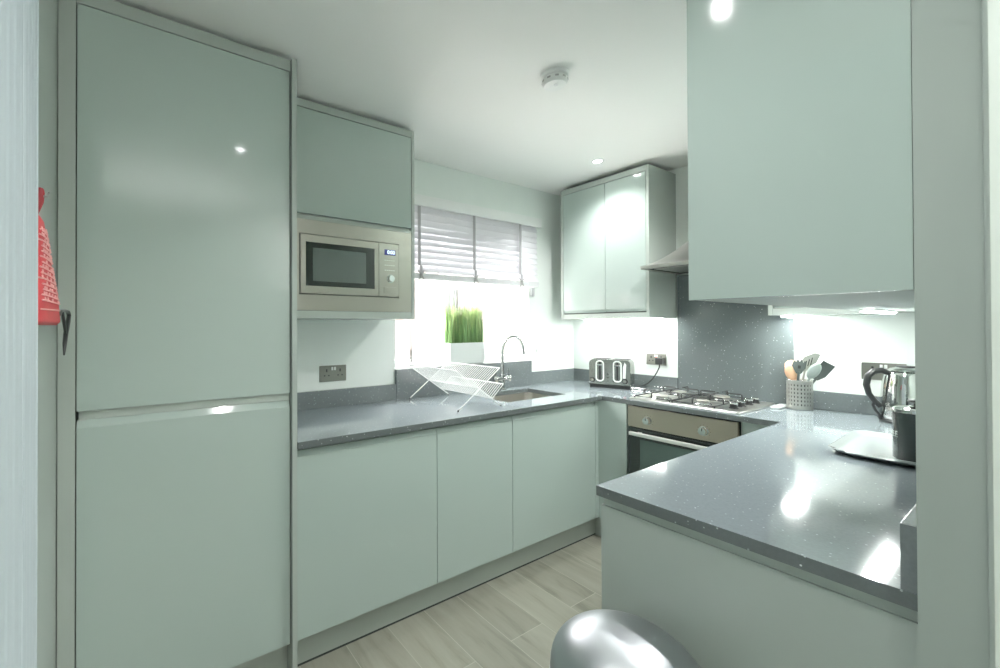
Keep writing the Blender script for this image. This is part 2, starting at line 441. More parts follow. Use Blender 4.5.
box('kick_board', M_plinth, t, 0.525, 0.545, -3.155, YT-0.0195, 0.001, 0.1425)

# ------------------------------------------------------------------ microwave wall cupboard
XM = 0.349
YM0, YM1 = YT+0.002, -1.788
t = thing('microwave_cupboard', 'sage green wall cupboard holding the built in microwave, beside tall cupboard', 'cupboard', (0.17, -2.15, 1.387))
m = MB(); m.box(0.012, XM-0.022, YM0+0.019, YM1-0.019, 1.848, 2.352); m.build('carcass', M_carc, t)
m = MB().box(0.001, 0.011, YM0+0.018, YM1-0.018, 1.42, 2.35); m.build('back_panel', M_carc, t)
box('side_panel', M_frame, t, 0.001, XM+0.002, YM1-0.018, YM1, 1.387, ZT, bev=0.001)
box('side_panel', M_frame, t, 0.001, XM-0.021, YM0, YM0+0.018, 1.387, ZT, bev=0.001)
box('base_board', M_frame, t, 0.001, XM+0.001, YM0+0.0185, YM1-0.0185, 1.387, 1.421, bev=0.001)
box('top_rail', M_frame, t, 0.001, XM, YM0+0.0185, YM1-0.0185, 2.3355, ZT, bev=0.001)
box('rail', M_frame, t, 0.012, XM-0.001, YM0+0.0185, YM1-0.0185, 1.8335, 1.8475, bev=0.001)
MB().box(XM-0.02, XM, YM0+0.001, YM1-0.0195, 1.860, 2.332, bev=0.0012).build('door', M_gloss, t)

t = thing('microwave', 'stainless steel built in microwave with dark window and blue clock', 'microwave', (0.2, -2.15, 1.423))
xm = XM+0.001
box('body', M_dark, t, 0.03, xm-0.02, -2.45, -1.85, 1.4225, 1.80)
m = MB()                       # steel surround as a frame
fy0, fy1, fz0, fz1 = -2.475, -1.808, 1.4225, 1.8325
iy0, iy1, iz0, iz1 = -2.402, -1.884, 1.494, 1.768
for a in ((fy0, iy0, fz0, fz1), (iy1, fy1, fz0, fz1), (iy0, iy1, fz0, iz0), (iy0, iy1, iz1, fz1)):
    m.box(xm-0.018, xm, *a)
m.build('trim_frame', M_steel_dk, t)
box('surround_gap', M_dark, t, xm-0.0195, xm-0.0185, iy0-0.001, iy1+0.001, iz0-0.001, iz1+0.001)
dr = MB().box(xm-0.018, xm+0.006, iy0+0.004, -2.004, iz0+0.004, iz1-0.004, bev=0.002).build('door', M_steel_dk, t)
box('window', M_mglass, dr, xm+0.0062, xm+0.0075, -2.374, -2.027, 1.533, 1.731, bev=0.0006)
box('screen', M_mmesh, dr, xm+0.0076, xm+0.0080, -2.342, -2.074, 1.556, 1.706)
cp = MB().box(xm-0.018, xm+0.006, -2.0025, iy1-0.004, iz0+0.004, iz1-0.004, bev=0.002).build('control_panel', M_steel_dk, t)
dp = box('display', M_disp, cp, xm+0.0062, xm+0.0070, -1.972, -1.908, 1.706, 1.734)
MB().text('0:00', 0.030, lambda u, v: (xm+0.0074, -1.934+u*0.85, 1.720+v*0.85)).build('digits', M_digit, dp)
for k, z in enumerate((1.680, 1.655, 1.630)):
    m = MB()
    for j in range(5): m.box(xm+0.0062, xm+0.0066, -1.970+j*0.0122, -1.970+j*0.0122+0.008, z-0.0015, z+0.0015)
    m.build('button_row', M_print, cp)
m = MB().cyl((xm+0.006, -1.938, 1.588), (xm+0.010, -1.938, 1.588), 0.021, 28); m.cyl((xm+0.010, -1.938, 1.588), (xm+0.024, -1.938, 1.588), 0.018, 28, 0.0155); m.build('dial', M_chrome, cp)
m = MB().box(xm+0.0062, xm+0.0085, -1.976, -1.904, 1.515, 1.546, bev=0.001); m.build('door_button', M_steel_dk, cp)

# ------------------------------------------------------------------ base cupboards on the window wall
ZB0, ZB1 = 0.143, 0.868
def base_left(y0, y1, label, vis=True):
    t = thing('base_cupboard', label, 'cupboard', (0.3, (y0+y1)/2, ZB0), 'handleless base cupboards under the window worktop')
    box('carcass', M_carc, t, 0.022, XD-0.0215, y0+0.002, y1-0.002, ZB0, 0.70)
    box('handle_rail', M_frame, t, XD-0.045, XD-0.035, y0+0.002, y1-0.002, 0.80, 0.8825)
    jdoor_y(XD, y0+0.0018, y1-0.0018, ZB0, ZB1).build('door', M_gloss, t)
base_left(YT+0.002, -1.8235, 'widest sage green base cupboard, next to the tall cupboard')
base_left(-1.8235, -1.3245, 'middle narrow sage green base cupboard below the wire rack')
base_left(-1.3245, -0.592, 'sage green base cupboard under the sink, nearest the oven corner')
t = thing('corner_post', 'pale sage upright corner post left of the oven', 'panel', (0.58, -0.56, 0.143))
box('post', M_gloss, t, 0.555, XD, -0.590, -0.5445, 0.143, 0.882, bev=0.001)
box('filler_panel', M_gloss, t, XD+0.0005, 0.776, -0.562, -0.5445, 0.143, 0.882, bev=0.001)
o = MB().box(0.518, 0.538, YT+0.001, -0.50, 0.010, 0.1425).build('plinth', M_plinth); box('shadow_strip', M_dark, o, 0.520, 0.5375, YT+0.001, -0.5005, 0.0005, 0.0098); tag(o, 'long grey plinth along the floor under the window side cupboards', 'plinth')  # dark strip drawn in for the shadow line under the plinth
o = MB().box(0.5385, 1.56, -0.518, -0.50, 0.001, 0.1425).build('plinth', M_plinth); tag(o, 'short grey plinth on the floor below the oven', 'plinth')

# ------------------------------------------------------------------ oven in its housing
YB = -0.5445
t = thing('oven_housing', 'sage base housing with drawer front beneath the oven', 'cupboard', (1.06, -0.3, 0.143))
box('side_panel', M_carc, t, 0.7765, 0.786, YB+0.02, -0.03, 0.144, 0.88)
box('side_panel', M_carc, t, 1.338, 1.348, YB+0.02, -0.03, 0.144, 0.88)
box('shelf', M_carc, t, 0.7865, 1.3375, YB+0.02, -0.03, 0.265, 0.278)
box('drawer_front', M_gloss, t, 0.779, 1.346, YB, YB+0.018, 0.145, 0.262, bev=0.001)
OX0, OX1 = 0.7865, 1.3375
t = thing('oven', 'stainless and dark glass built in oven with two knobs', 'oven', (1.06, -0.3, 0.279))
box('body', M_dark, t, OX0+0.004, OX1-0.004, YB+0.003, -0.06, 0.2785, 0.872)
cp = box('control_panel', M_warm, t, OX0, OX1, YB-0.018, YB+0.0025, 0.757, 0.875, bev=0.0015)
for kx in (0.903, 1.190):
    k = MB().cyl((kx, YB-0.0185, 0.806), (kx, YB-0.0225, 0.806), 0.024, 32)
    k.cyl((kx, YB-0.0225, 0.806), (kx, YB-0.043, 0.806), 0.0205, 32, 0.018)
    kk = k.build('knob', M_chrome, cp)
    MB().box(kx-0.0015, kx+0.0015, YB-0.0445, YB-0.0432, 0.808, 0.823).build('pointer', M_black, kk)
    q = MB()
    for a in range(9):
        th = math.radians(-30+a*30)
        q.box(kx+0.031*math.cos(th)-0.0012, kx+0.031*math.cos(th)+0.0012, YB-0.0186, YB-0.0182, 0.806+0.031*math.sin(th)-0.0012, 0.806+0.031*math.sin(th)+0.0012)
    q.build('dial_marks', M_black, cp)
dr = box('door', M_bglass, t, OX0+0.001, OX1-0.001, YB-0.018, YB+0.0025, 0.282, 0.752, bev=0.002)
box('inner_window', M_mmesh if False else pr('smoky inner glass', (64,82,76), 0.08, coat=0.5), dr, 0.858, 1.266, YB-0.0192, YB-0.0183, 0.36, 0.690)
m = MB().box(0.816, 1.308, YB-0.066, YB-0.048, 0.715, 0.736, bev=0.004)
m.box(0.85, 0.87, YB-0.0485, YB-0.0182, 0.719, 0.732); m.box(1.254, 1.274, YB-0.0485, YB-0.0182, 0.719, 0.732)
m.build('handle', M_alu, dr)
m = MB()
for i in range(26): m.box(0.83+i*0.0185, 0.843+i*0.0185, YB-0.0192, YB-0.0183, 0.7435, 0.7475)
m.build('vent_slots', M_black, dr)
t = thing('filler_panel', 'narrow pale filler panel between the oven and the right hand counter', 'panel', (1.44, YB, 0.143))
box('board', M_gloss, t, 1.3485, 1.548, YB, YB+0.018, 0.143, 0.882, bev=0.001)

# ------------------------------------------------------------------ base cupboard run on the right with its end panel
XC = 1.504
t = thing('base_cupboard', 'sage base cupboard at the right with its blank end panel facing the bin', 'cupboard', (1.8, -1.2, 0.0))
YE = -1.951
box('end_panel', M_frame, t, XC+0.006, 2.081, YE+0.012, YE+0.030, 0.001, 0.858, bev=0.001)
box('end_rail', M_frame, t, XC+0.012, 2.081, YE+0.017, YE+0.0300, 0.8585, 0.8826)
box('carcass', M_carc, t, XC+0.052, 2.06, YE+0.0585, -0.60, 0.143, 0.70)
for a, b in ((-1.908, -1.256), (-1.253, -0.600)):
    MB().prism([(XC+0.05, 0.143), (XC+0.03, 0.143), (XC+0.03, 0.846), (XC+0.043, 0.868), (XC+0.05, 0.868)], 'y', a, b, bev=0.0012).build('door', M_gloss, t)
box('kick_board', M_plinth, t, XC+0.08, XC+0.098, YE+0.0585, -0.52, 0.001, 0.1425)

# ------------------------------------------------------------------ worktop and upstands
ZW = 0.91; ZU = ZW-0.0268
SX0, SX1, SY0, SY1 = 0.135, 0.452, -1.215, -0.690
def inw(x, y):
    if SX0 < x < SX1 and SY0 < y < SY1: return False
    return x < 0.62 or y > -0.564 or (x > XC and y > YE)
m = MB().cells([0.0015, SX0, SX1, 0.62, XC, 2.0805], [YT+0.001, YE, SY0, SY1, -0.564, -0.0015], inw, ZU, ZW)
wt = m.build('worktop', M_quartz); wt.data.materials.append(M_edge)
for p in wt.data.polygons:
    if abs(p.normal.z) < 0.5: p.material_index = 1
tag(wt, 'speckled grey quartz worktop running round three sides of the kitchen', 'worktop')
def ups(label, *a, mat=None):
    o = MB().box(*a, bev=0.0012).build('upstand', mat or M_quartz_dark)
    tag(o, label, 'upstand', 'grey quartz upstands behind the worktop')
e = 0.0006
ups('grey quartz upstand on the wall below the left socket', 0.001, 0.021, YT+0.001, WY0-0.004, ZW+e, 1.004)
ups('taller grey quartz upstand directly below the window', 0.001, 0.024, WY0-0.0035, WY1+0.004, ZW+e, 1.0895)
ups('grey quartz upstand between the window and the corner', 0.001, 0.021, WY1+0.0045, -0.0225, ZW+e, 1.004)
ups('grey quartz upstand behind the toaster', 0.001, 0.8085, -0.0215, -0.001, ZW+e, 1.004)
ups('grey quartz upstand behind the utensil pot and kettle', 1.4025, 2.0605, -0.0215, -0.001, ZW+e, 1.004)
ups('grey quartz upstand whose cut end shows at the right hand wall', 2.0612, 2.0808, YE, -0.0225, ZW+e, 1.020)
o = MB().box(0.809, 1.402, -0.014, -0.001, ZW+e, 1.680, bev=0.001).build('splashback', M_splash)
tag(o, 'tall slate grey sparkling splashback behind the hob', 'splashback')

# ------------------------------------------------------------------ sink and tap
t = thing('sink', 'stainless steel sink bowl set under the worktop', 'sink', (0.29, -0.95, 0.70))
def rrect(x0, x1, y0, y1, r, n=5):
    pts = []
    for cx, cy, a0 in ((x1-r, y1-r, 0), (x0+r, y1-r, 90), (x0+r, y0+r, 180), (x1-r, y0+r, 270)):
        for i in range(n+1):
            a = math.radians(a0+90*i/n); pts.append((cx+r*math.cos(a), cy+r*math.sin(a)))
    return pts
def loft(mb, rings):
    bv = [[mb.bm.verts.new(p) for p in r] for r in rings]
    n = len(bv[0])
    for a, b in zip(bv, bv[1:]):
        for k in range(n): mb.bm.faces.new((a[k], a[(k+1) % n], b[(k+1) % n], b[k]))
    return bv
m = MB()
rings = []
for ins, z, r in ((-0.03, ZU-0.0006, 0.03), (-0.004, ZU-0.0006, 0.05), (-0.003, ZU-0.004, 0.05), (0.004, 0.75, 0.05), (0.016, 0.728, 0.05), (0.04, 0.72, 0.05)):
    rings.append([(x, y, z) for x, y in rrect(SX0+ins, SX1-ins, SY0+ins, SY1-ins, r)])
bv = loft(m, rings); m.bm.faces.new(bv[-1])
m.build('bowl', M_sink, t, recalc=True)
m = MB().lathe([(0, 0.7225), (0.03, 0.7225), (0.042, 0.7235), (0.045, 0.7212)], (0.29, -0.95, 0), 28); m.build('drain', M_chrome, t)

t = thing('tap', 'chrome swan neck mixer tap behind the sink', 'tap', (0.075, -0.89, ZW))
tx, ty = 0.078, -0.885
m = MB().lathe([(0, ZW+0.001), (0.026, ZW+0.001), (0.026, ZW+0.008), (0.021, ZW+0.014), (0.019, ZW+0.10), (0.016, ZW+0.108), (0.0, ZW+0.108)], (tx, ty, 0), 24); m.build('body', M_chrome, t)
path = [(tx, ty, ZW+0.10), (tx, ty-0.0, 1.10), (tx, ty, 1.175)]
rr = 0.098
for i in range(1, 15):
    a = PI - i*(PI*0.98)/14
    path.append((tx+0.012*i/14, ty+rr+rr*math.cos(a), 1.175+rr*math.sin(a)*1.05))
path.append((tx+0.013, ty+2*rr+0.004, 1.146))
MB().tube(path, 0.0105, 14).build('spout', M_chrome, t)
m = MB().cyl((tx, ty-0.055, 0.985), (tx, ty+0.055, 0.985), 0.019, 20); m.build('crossbar', M_chrome, t)
for s in (-1, 1):
    hd = MB().lathe([(0, -0.022), (0.016, -0.020), (0.022, -0.008), (0.022, 0.008), (0.016, 0.020), (0, 0.022)], (tx, ty+s*0.062, 0.985), 20).build('handle', M_chrome, t)
    MB().tube([(tx, ty+s*0.062, 1.003), (tx+0.004, ty+s*0.064, 1.055)], [0.005, 0.006], 10).build('lever', M_chrome, hd)

# ------------------------------------------------------------------ folding wire dish rack
t = thing('dish_rack', 'white folding wire dish rack standing on the worktop left of the sink', 'dish rack', (0.29, -1.48, ZW))
r0, r1 = 0.055, 0.515                   # extent along x
def legpt(k, f):                        # k=0 frame rising to the right, k=1 frame rising to the left; f 0..1
    if k == 0: return (-1.632+f*(0.290), 0.917+f*0.203)
    return (-1.336-f*(0.312), 0.917+f*0.205)
def wires(mb, A, B, n, r=0.0017):       # thin wires between two lines along x
    for i in range(1, n):
        x = r0+(r1-r0)*i/n
        mb.tube([(x, A[0], A[1]), (x, B[0], B[1])], r, 5)
for k in (0, 1):
    m = MB()
    a, b = legpt(k, 0), legpt(k, 1)
    m.tube([(r0, a[0], a[1]), (r0, b[0], b[1]), (r1, b[0], b[1]), (r1, a[0], a[1])], 0.0033, 8)
    c = legpt(k, 0.50)
    m.tube([(r0, c[0], c[1]), (r1, c[0], c[1])], 0.0026, 8)
    fr = m.build('frame', M_wire, t)
    g = MB(); wires(g, c, b, 27); g.build('wire_grid', M_wire, fr)
    for x in (r0, r1):
        MB().tube([(x, a[0]-0.000, ZW+0.0008), (x, a[0], 0.922)], 0.0048, 10).build('rubber_foot', M_black, fr)
m = MB()                                # lower shelf leaning against the second frame
c = legpt(1, 0.20); b = (c[0]+0.085, c[1]+0.072)
m.tube([(r0, c[0], c[1]), (r0, b[0], b[1]), (r1, b[0], b[1]), (r1, c[0], c[1])], 0.003, 8, closed=True)
lo = m.build('lower_shelf', M_wire, t)
g = MB(); wires(g, c, b, 27)
c2 = legpt(1, 0.5); wires(g, c, c2, 27); g.build('wire_grid', M_wire, lo)

# ------------------------------------------------------------------ pot of grass on the sill
px0, px1, py0, py1 = -0.068, 0.018, -1.292, -0.990
t = thing('potted_grass', 'white rectangular pot of upright green grass on the window sill', 'plant', (-0.025, -1.14, WZ0+0.007))
m = MB()
zb, zt = WZ0+0.0068, 1.238
ring = [[(x, y, z) for x, y in rrect(px0+i, px1-i, py0+i, py1-i, 0.006, 3)] for i, z in ((0.003, zb), (0.0, zb+0.004), (0.0, zt), (0.004, zt), (0.005, zt-0.02))]
bv = loft(m, ring); m.bm.faces.new(list(reversed(bv[0]))); m.build('pot', M_pot, t)
box('soil', M_soil, t, px0+0.005, px1-0.005, py0+0.005, py1-0.005, zt-0.03, zt-0.012)
m = MB()
for i in range(520):
    x = random.uniform(px0+0.008, px1-0.008); y = random.uniform(py0+0.006, py1-0.006)
    h = (random.uniform(0.225, 0.268) if random.random() < 0.75 else random.uniform(0.14, 0.23)); wd = random.uniform(0.0030, 0.0058)
    lx, ly = random.gauss(0, 0.008), random.gauss(0, 0.010)
    a = random.uniform(0, PI); ca, sa = math.cos(a)*wd, math.sin(a)*wd
    pv = None
    for k in range(4):
        f = k/3; q = (1-f*f*0.85)
        cx, cy, cz = x+lx*f*f, y+ly*f*f, zt-0.015+h*f
        cur = (m.bm.verts.new((cx-ca*q, cy-sa*q, cz)), m.bm.verts.new((cx+ca*q, cy+sa*q, cz)))
        if pv: m.bm.faces.new((pv[0], pv[1], cur[1], cur[0]))
        pv = cur
m.build('grass', M_grass, t, recalc=False)

# ------------------------------------------------------------------ venetian blind
t = thing('venetian_blind', 'white slatted blind with grey tapes half drawn over the window', 'blind', (0.04, -1.06, 2.16))
BY0, BY1 = -1.715, -0.485
box('valance', M_white, t, 0.062, 0.074, BY0, -0.466, 2.082, 2.150, bev=0.003)
box('head_rail', M_white, t, 0.002, 0.058, BY0, -0.475, 2.098, 2.146)
nsl = 10
for i in range(nsl):
    zc = 2.072-i*0.0405; a = math.radians(72 if i < 5 else 60)
    m = MB(); hw = 0.025
    prof = [(-hw, 0.0015), (0, 0.0035), (hw, 0.0015), (hw, -0.0008), (0, 0.0008), (-hw, -0.0008)]
    pts = [(0.036+u*math.cos(a)+v*math.sin(a), zc-u*math.sin(a)+v*math.cos(a)) for u, v in prof]
    m.prism(pts, 'y', BY0, BY1); m.build('slat', M_slat, t)
box('bottom_rail', M_rail, t, 0.012, 0.062, BY0, BY1, 1.638, 1.676, bev=0.003)
for yy in (-1.566, -1.126, -0.688):
    tp = MB()
    tp.box(0.0655, 0.0668, yy-0.011, yy+0.011, 1.72, 2.083)
    tp.box(0.0645, 0.0655, yy+0.004, yy+0.024, 1.676, 1.722)
    o = tp.build('tape', M_tape, t)
    kn = MB()
    kn.box(0.0625, 0.0675, yy+0.002, yy+0.026, 1.640, 1.682, bev=0.002)
    kn.tube([(0.066, yy-0.010, 1.690), (0.072, yy+0.012, 1.668), (0.068, yy+0.032, 1.634)], 0.0045, 8)
    kn.tube([(0.066, yy+0.032, 1.688), (0.072, yy+0.012, 1.664), (0.068, yy-0.004, 1.628)], 0.0045, 8)
    kn.build('tie', M_cord, t)
    MB().tube([(0.003+0.008, yy-0.03, 1.66), (0.011, yy-0.03, 2.11)], 0.0013, 6).build('ladder_cord', M_white, t)
pc = MB().tube([(0.066, -1.628, 2.10), (0.067, -1.628, 1.212)], 0.0010, 6).build('pull_cord', M_white, t)
m = MB().lathe([(0.0015, 1.215), (0.005, 1.208), (0.007, 1.178), (0.0035, 1.174), (0.0035, 1.170), (0.007, 1.166), (0.006, 1.137), (0, 1.134)], (0.067, -1.628, 0), 14); m.build('tassel', M_cord, pc)
o = MB().box(0.001, 0.014, -0.515, -0.478, 1.575, 1.640, bev=0.002); o = o.build('blind_clip', M_rail); tag(o, 'small grey plastic clip on the wall below the right end of the blind', 'clip')
m = MB().box(0.001, 0.006, -0.462, -0.446, 1.135, 1.195, bev=0.002); m.box(0.006, 0.016, -0.458, -0.450, 1.150, 1.180, bev=0.002)
tag(m.build('cord_cleat', M_white), 'tiny white cord cleat on the wall right of the window', 'cleat')

# ------------------------------------------------------------------ wall cupboards
def surround(t, x0, x1, yf, z0, z1, dz0, dz1, splits, left=True):
    """wall unit on the back wall; yf is the door face"""
    box('carcass', M_carc, t, x0+0.019, x1-0.019, yf+0.022, -0.002, z0+0.040, z1-0.04)
    box('side_panel', M_frame, t, x0, x0+0.018, yf-0.002, -0.001, z0, z1, bev=0.001)
    box('side_panel', M_frame, t, x1-0.018, x1, yf-0.002, -0.001, z0, z1, bev=0.001)
    box('top_rail', M_frame, t, x0+0.0185, x1-0.0185, yf, -0.001, dz1+0.003, z1, bev=0.001)
    box('base_board', M_frame, t, x0+0.0185, x1-0.0185, yf, -0.001, z0, z0+0.034, bev=0.001)
    box('handle_channel', M_dark, t, x0+0.019, x1-0.019, yf+0.012, yf+0.02, z0+0.0345, dz0+0.02)
    xs = [x0+0.0195]+splits+[x1-0.0195]
    for a, b in zip(xs, xs[1:]):
        MB().prism([(yf+0.0205, dz0), (yf+0.012, dz0), (yf, dz0+0.02), (yf, dz1), (yf+0.0205, dz1)], 'x', a+0.0013, b-0.0013, bev=0.001).build('door', M_gloss, t)
ZL = 1.399
YF = -0.339
t = thing('wall_cupboard', 'two door glossy sage wall cupboard above the toaster', 'cupboard', (0.47, -0.17, ZL))
surround(t, 0.146, 0.799, YF, ZL, 2.357, 1.441, 2.318, [0.503])
t = thing('wall_cupboard', 'sage wall cupboard above the utensil pot, right of the splashback', 'cupboard', (1.57, -0.17, ZL))
surround(t, 1.392, 1.744, YF, ZL, 2.357, 1.4345, 2.318, [])
# right wall run: near end panel towards the camera
XU = 1.748; YU = -1.966; ZR = 1.4055
t = thing('wall_cupboard', 'large sage wall cupboard on the right, its blank side facing us', 'cupboard', (1.91, -1.2, ZR))
box('end_panel', M_gloss, t, XU, 2.0812, YU, YU+0.018, ZR, 2.371, bev=0.001)
box('carcass', M_carc, t, XU+0.022, 2.0812, YU+0.019, -0.003, ZR+0.036, 2.33)
box('base_board', M_carc, t, XU+0.004, 2.0812, YU+0.0185, -0.003, ZR+0.0005, ZR+0.035)
box('top_rail', M_frame, t, XU, 2.0812, YU+0.0185, -0.345, 2.333, 2.371)
for a, b in ((YU+0.019, -1.16), (-1.16, -0.345)):
    box('door', M_gloss, t, XU, XU+0.0205, a+0.0013, b-0.0013, ZR+0.036, 2.330, bev=0.001)

# under cupboard led strips
def strip(label, x0, x1, y0, y1, z):
    t = thing('light_strip', label, 'light', ((x0+x1)/2, (y0+y1)/2, z-0.012), 'led strips under the wall cupboards')
    box('housing', M_white, t, x0, x1, y0, y1, z-0.006, z-0.0008)
    box('diffuser', M_led, t, x0+0.004, x1-0.004, y0+0.004, y1-0.004, z-0.010, z-0.0065)
strip('lit led strip under the cupboard above the toaster', 0.18, 0.77, -0.115, -0.085, ZL)
strip('lit led strip under the cupboard above the utensil pot', 1.415, 1.470, -0.255, -0.05, ZL)
strip('lit led strip under the large cupboard on the right', 1.800, 1.840, -0.80, -0.42, ZR)

# ------------------------------------------------------------------ cooker hood
t = thing('cooker_hood', 'brushed steel chimney cooker hood above the hob', 'cooker hood', (1.1, -0.25, 1.685))
hx0, hx1, hy0 = 0.815, 1.388, -0.470
m = MB()
outer = [(hx0, hy0), (hx1, hy0), (hx1, -0.016), (hx0, -0.016)]
def rect(x0, x1, y0, y1, z): return [(x0, y0, z), (x1, y0, z), (x1, y1, z), (x0, y1, z)]
rings = [rect(hx0+0.015, hx1-0.015, hy0+0.015, -0.016, 1.686), rect(hx0, hx1, hy0, -0.016, 1.686), rect(hx0, hx1, hy0, -0.016, 1.706)]
for f in (0.12, 0.25, 0.4, 0.55, 0.7, 0.85, 1.0):
    g_ = 1-(1-f)**1.0; zz = 1.706+0.165*(f**1.5)
    rings.append(rect(hx0+(1.0-hx0)*g_, hx1+(1.215-hx1)*g_, hy0+(-0.235-hy0)*g_, -0.016, zz))
loft(m, rings); m.build('canopy', M_steel, t, sharp=25)
box('chimney', M_steel, t, 1.002, 1.213, -0.233, -0.0165, 1.8715, ZC-0.001, bev=0.002)
box('underside', M_dark, t, hx0+0.016, hx1-0.016, hy0+0.016, -0.018, 1.690, 1.693)
for i in range(2):
    fl = MB().box(hx0+0.05+i*0.24, hx0+0.28+i*0.24, hy0+0.06, -0.08, 1.6868, 1.6895, bev=0.001)
    fl.build('grease_filter', M_steel, t)

# ------------------------------------------------------------------ hob
t = thing('gas_hob', 'stainless four burner gas hob with black wire supports', 'hob', (1.05, -0.3, ZW))
hz = ZW+0.0008
HX0, HX1, HY0, HY1 = 0.772, 1.336, -0.532, -0.055
m = MB()
rg = []
for i, z in ((0.0, hz), (0.0, hz+0.005), (0.006, hz+0.010), (0.020, hz+0.010), (0.030, hz+0.007)):
    rg.append([(x, y, z) for x, y in rrect(HX0+i, HX1-i, HY0+i, HY1-i, 0.012, 4)])
bv = loft(m, rg); m.bm.faces.new(bv[-1]); m.bm.faces.new(list(reversed(bv[0])))
m.build('plate', M_steel, t)
hs = hz+0.0072
for bx, by, r in ((0.895, -0.405, 0.046), (0.895, -0.170, 0.036), (1.120, -0.405, 0.032), (1.120, -0.170, 0.040)):
    b_ = MB().lathe([(r+0.012, hs), (r+0.010, hs+0.004), (r, hs+0.006), (r, hs+0.016), (r-0.004, hs+0.018), (0, hs+0.018)], (bx, by, 0), 32).build('burner', M_chrome, t)
    MB().lathe([(r-0.002, hs+0.0184), (r-0.001, hs+0.022), (r-0.006, hs+0.025), (0, hs+0.0255)], (bx, by, 0), 32).build('burner_cap', pr('burner cap enamel', (190,190,182), 0.3, 0.6), b_)
zs_ = hs+0.042
for x0, x1 in ((0.798, 0.998), (1.010, 1.218)):
    cx = (x0+x1)/2
    m = MB(); r = 0.0038
    y0, y1 = -0.510, -0.075
    zl = hs+0.012
    m.tube([(x0,y0,zl),(x1,y0,zl),(x1,y1,zl),(x0,y1,zl)], r, 8, closed=True)
    for (fx, fy) in ((x0,y0),(x1,y0),(x1,y1),(x0,y1)): m.tube([(fx,fy,hs+0.0005),(fx,fy,zl)], r*1.2, 8)
    ym = (y0+y1)/2
    for by in (-0.405, -0.170):
        for dx, dy in ((1,0),(-1,0),(0,1),(0,-1)):
            ex = (x1 if dx > 0 else x0) if dx else cx
            ey = by if dx else ((y1 if by > ym else ym) if dy > 0 else (ym if by > ym else y0))
            sx, sy = cx+dx*0.028, by+dy*0.028
            m.tube([(ex,ey,zl),(ex,ey,zs_-0.005),(ex-dx*0.005,ey-dy*0.005,zs_),(sx,sy,zs_)], r, 8)
    m.tube([(x0,ym,zl),(x1,ym,zl)], r, 8)
    m.build('pan_support', M_iron, t)
for ky in (-0.415, -0.320, -0.225, -0.135):
    kx = 1.268
    k = MB().lathe([(0.021, hs+0.0006), (0.021, hs+0.004), (0.017, hs+0.006), (0.016, hs+0.022), (0, hs+0.022)], (kx, ky, 0), 24).build('knob', M_black, t)
    MB().lathe([(0.019, hs+0.0224), (0.0195, hs+0.027), (0.017, hs+0.031), (0, hs+0.031)], (kx, ky, 0), 24).build('knob_cap', M_chrome, k)

# chrome trivet behind the left of the hob and a white spoon rest at its right
t = thing('trivet', 'low chrome wire trivet on the worktop between toaster and hob', 'trivet', (0.66, -0.14, ZW))
m = MB()
q = rrect(0.600, 0.762, -0.215, -0.045, 0.02, 4)
m.tube([(x, y, ZW+0.022) for x, y in q], 0.004, 8, closed=True)
m.tube([(x, y, ZW+0.0045) for x, y in q], 0.003, 8, closed=True)
for i in range(8): m.tube([(0.604+i*0.022, -0.213, ZW+0.024), (0.604+i*0.022, -0.047, ZW+0.024)], 0.0028, 6)
for i in range(8):
    for yy in (-0.215, -0.045): m.tube([(0.612+i*0.0195, yy, ZW+0.005), (0.612+i*0.0195, yy, ZW+0.022)], 0.0025, 6)
m.build('rack', M_chrome, t)
m = MB(); rg = [[(x, y, z) for x, y in rrect(1.352+i, 1.394-i, -0.205+i, -0.05-i, 0.012, 4)] for i, z in ((0.004, ZW+0.0008), (0.0, ZW+0.006), (0.002, ZW+0.011), (0.007, ZW+0.006))]
bv = loft(m, rg); m.bm.faces.new(bv[-1]); m.bm.faces.new(list(reversed(bv[0])))
tag(m.build('spoon_rest', M_pot), 'small white spoon rest on the worktop right of the hob', 'spoon rest')

# ------------------------------------------------------------------ toaster
t = thing('toaster', 'stainless four slice toaster with two levers in the corner', 'toaster', (0.44, -0.13, ZW))
TX0, TX1, TY0, TY1 = 0.305, 0.575, -0.205, -0.055
box('base', M_black, t, TX0+0.003, TX1-0.003, TY0+0.002, TY1-0.002, ZW+0.0008, ZW+0.026, bev=0.004)
r = 0.03
pf = [(TX0, ZW+0.0265), (TX1, ZW+0.0265)]
for i in range(7): a = math.radians(90*i/6); pf.append((TX1-r+r*math.cos(a), 1.112-r+r*math.sin(a)))
for i in range(7): a = math.radians(90+90*i/6); pf.append((TX0+r+r*math.cos(a), 1.112-r+r*math.sin(a)))
MB().prism(pf, 'y', TY0, TY1, bev=0.003).build('body', pr('toaster steel', (166,168,162), 0.24, 1.0), t)
for sx in (TX0+0.07, TX1-0.07):
    for sy in (-0.150, -0.085):
        MB().box(sx-0.052, sx+0.052, sy-0.013, sy+0.013, 1.1124, 1.1142, bev=0.0006).build('slot', M_black, t)
    m = MB().box(sx-0.030, sx+0.030, -0.170, -0.062, 1.1121, 1.1123); m.build('slot_plate', M_chrome, t)
for sx in (TX0+0.074, TX1-0.082):
    c = [(x, z) for x, z in rrect(sx-0.024, sx+0.024, 0.960, 1.100, 0.02, 5)]
    m = MB()
    m.tube([(x, TY0-0.0026, z) for x, z in c], 0.0042, 8, closed=True); tr = m.build('lever_track', M_print, t)
    MB().box(sx-0.006, sx+0.006, TY0-0.0012, TY0-0.0003, 0.972, 1.090).build('slit', M_black, tr)
    MB().box(sx-0.018, sx+0.018, TY0-0.026, TY0-0.002, 1.066, 1.080, bev=0.004).build('lever', M_chrome, t)
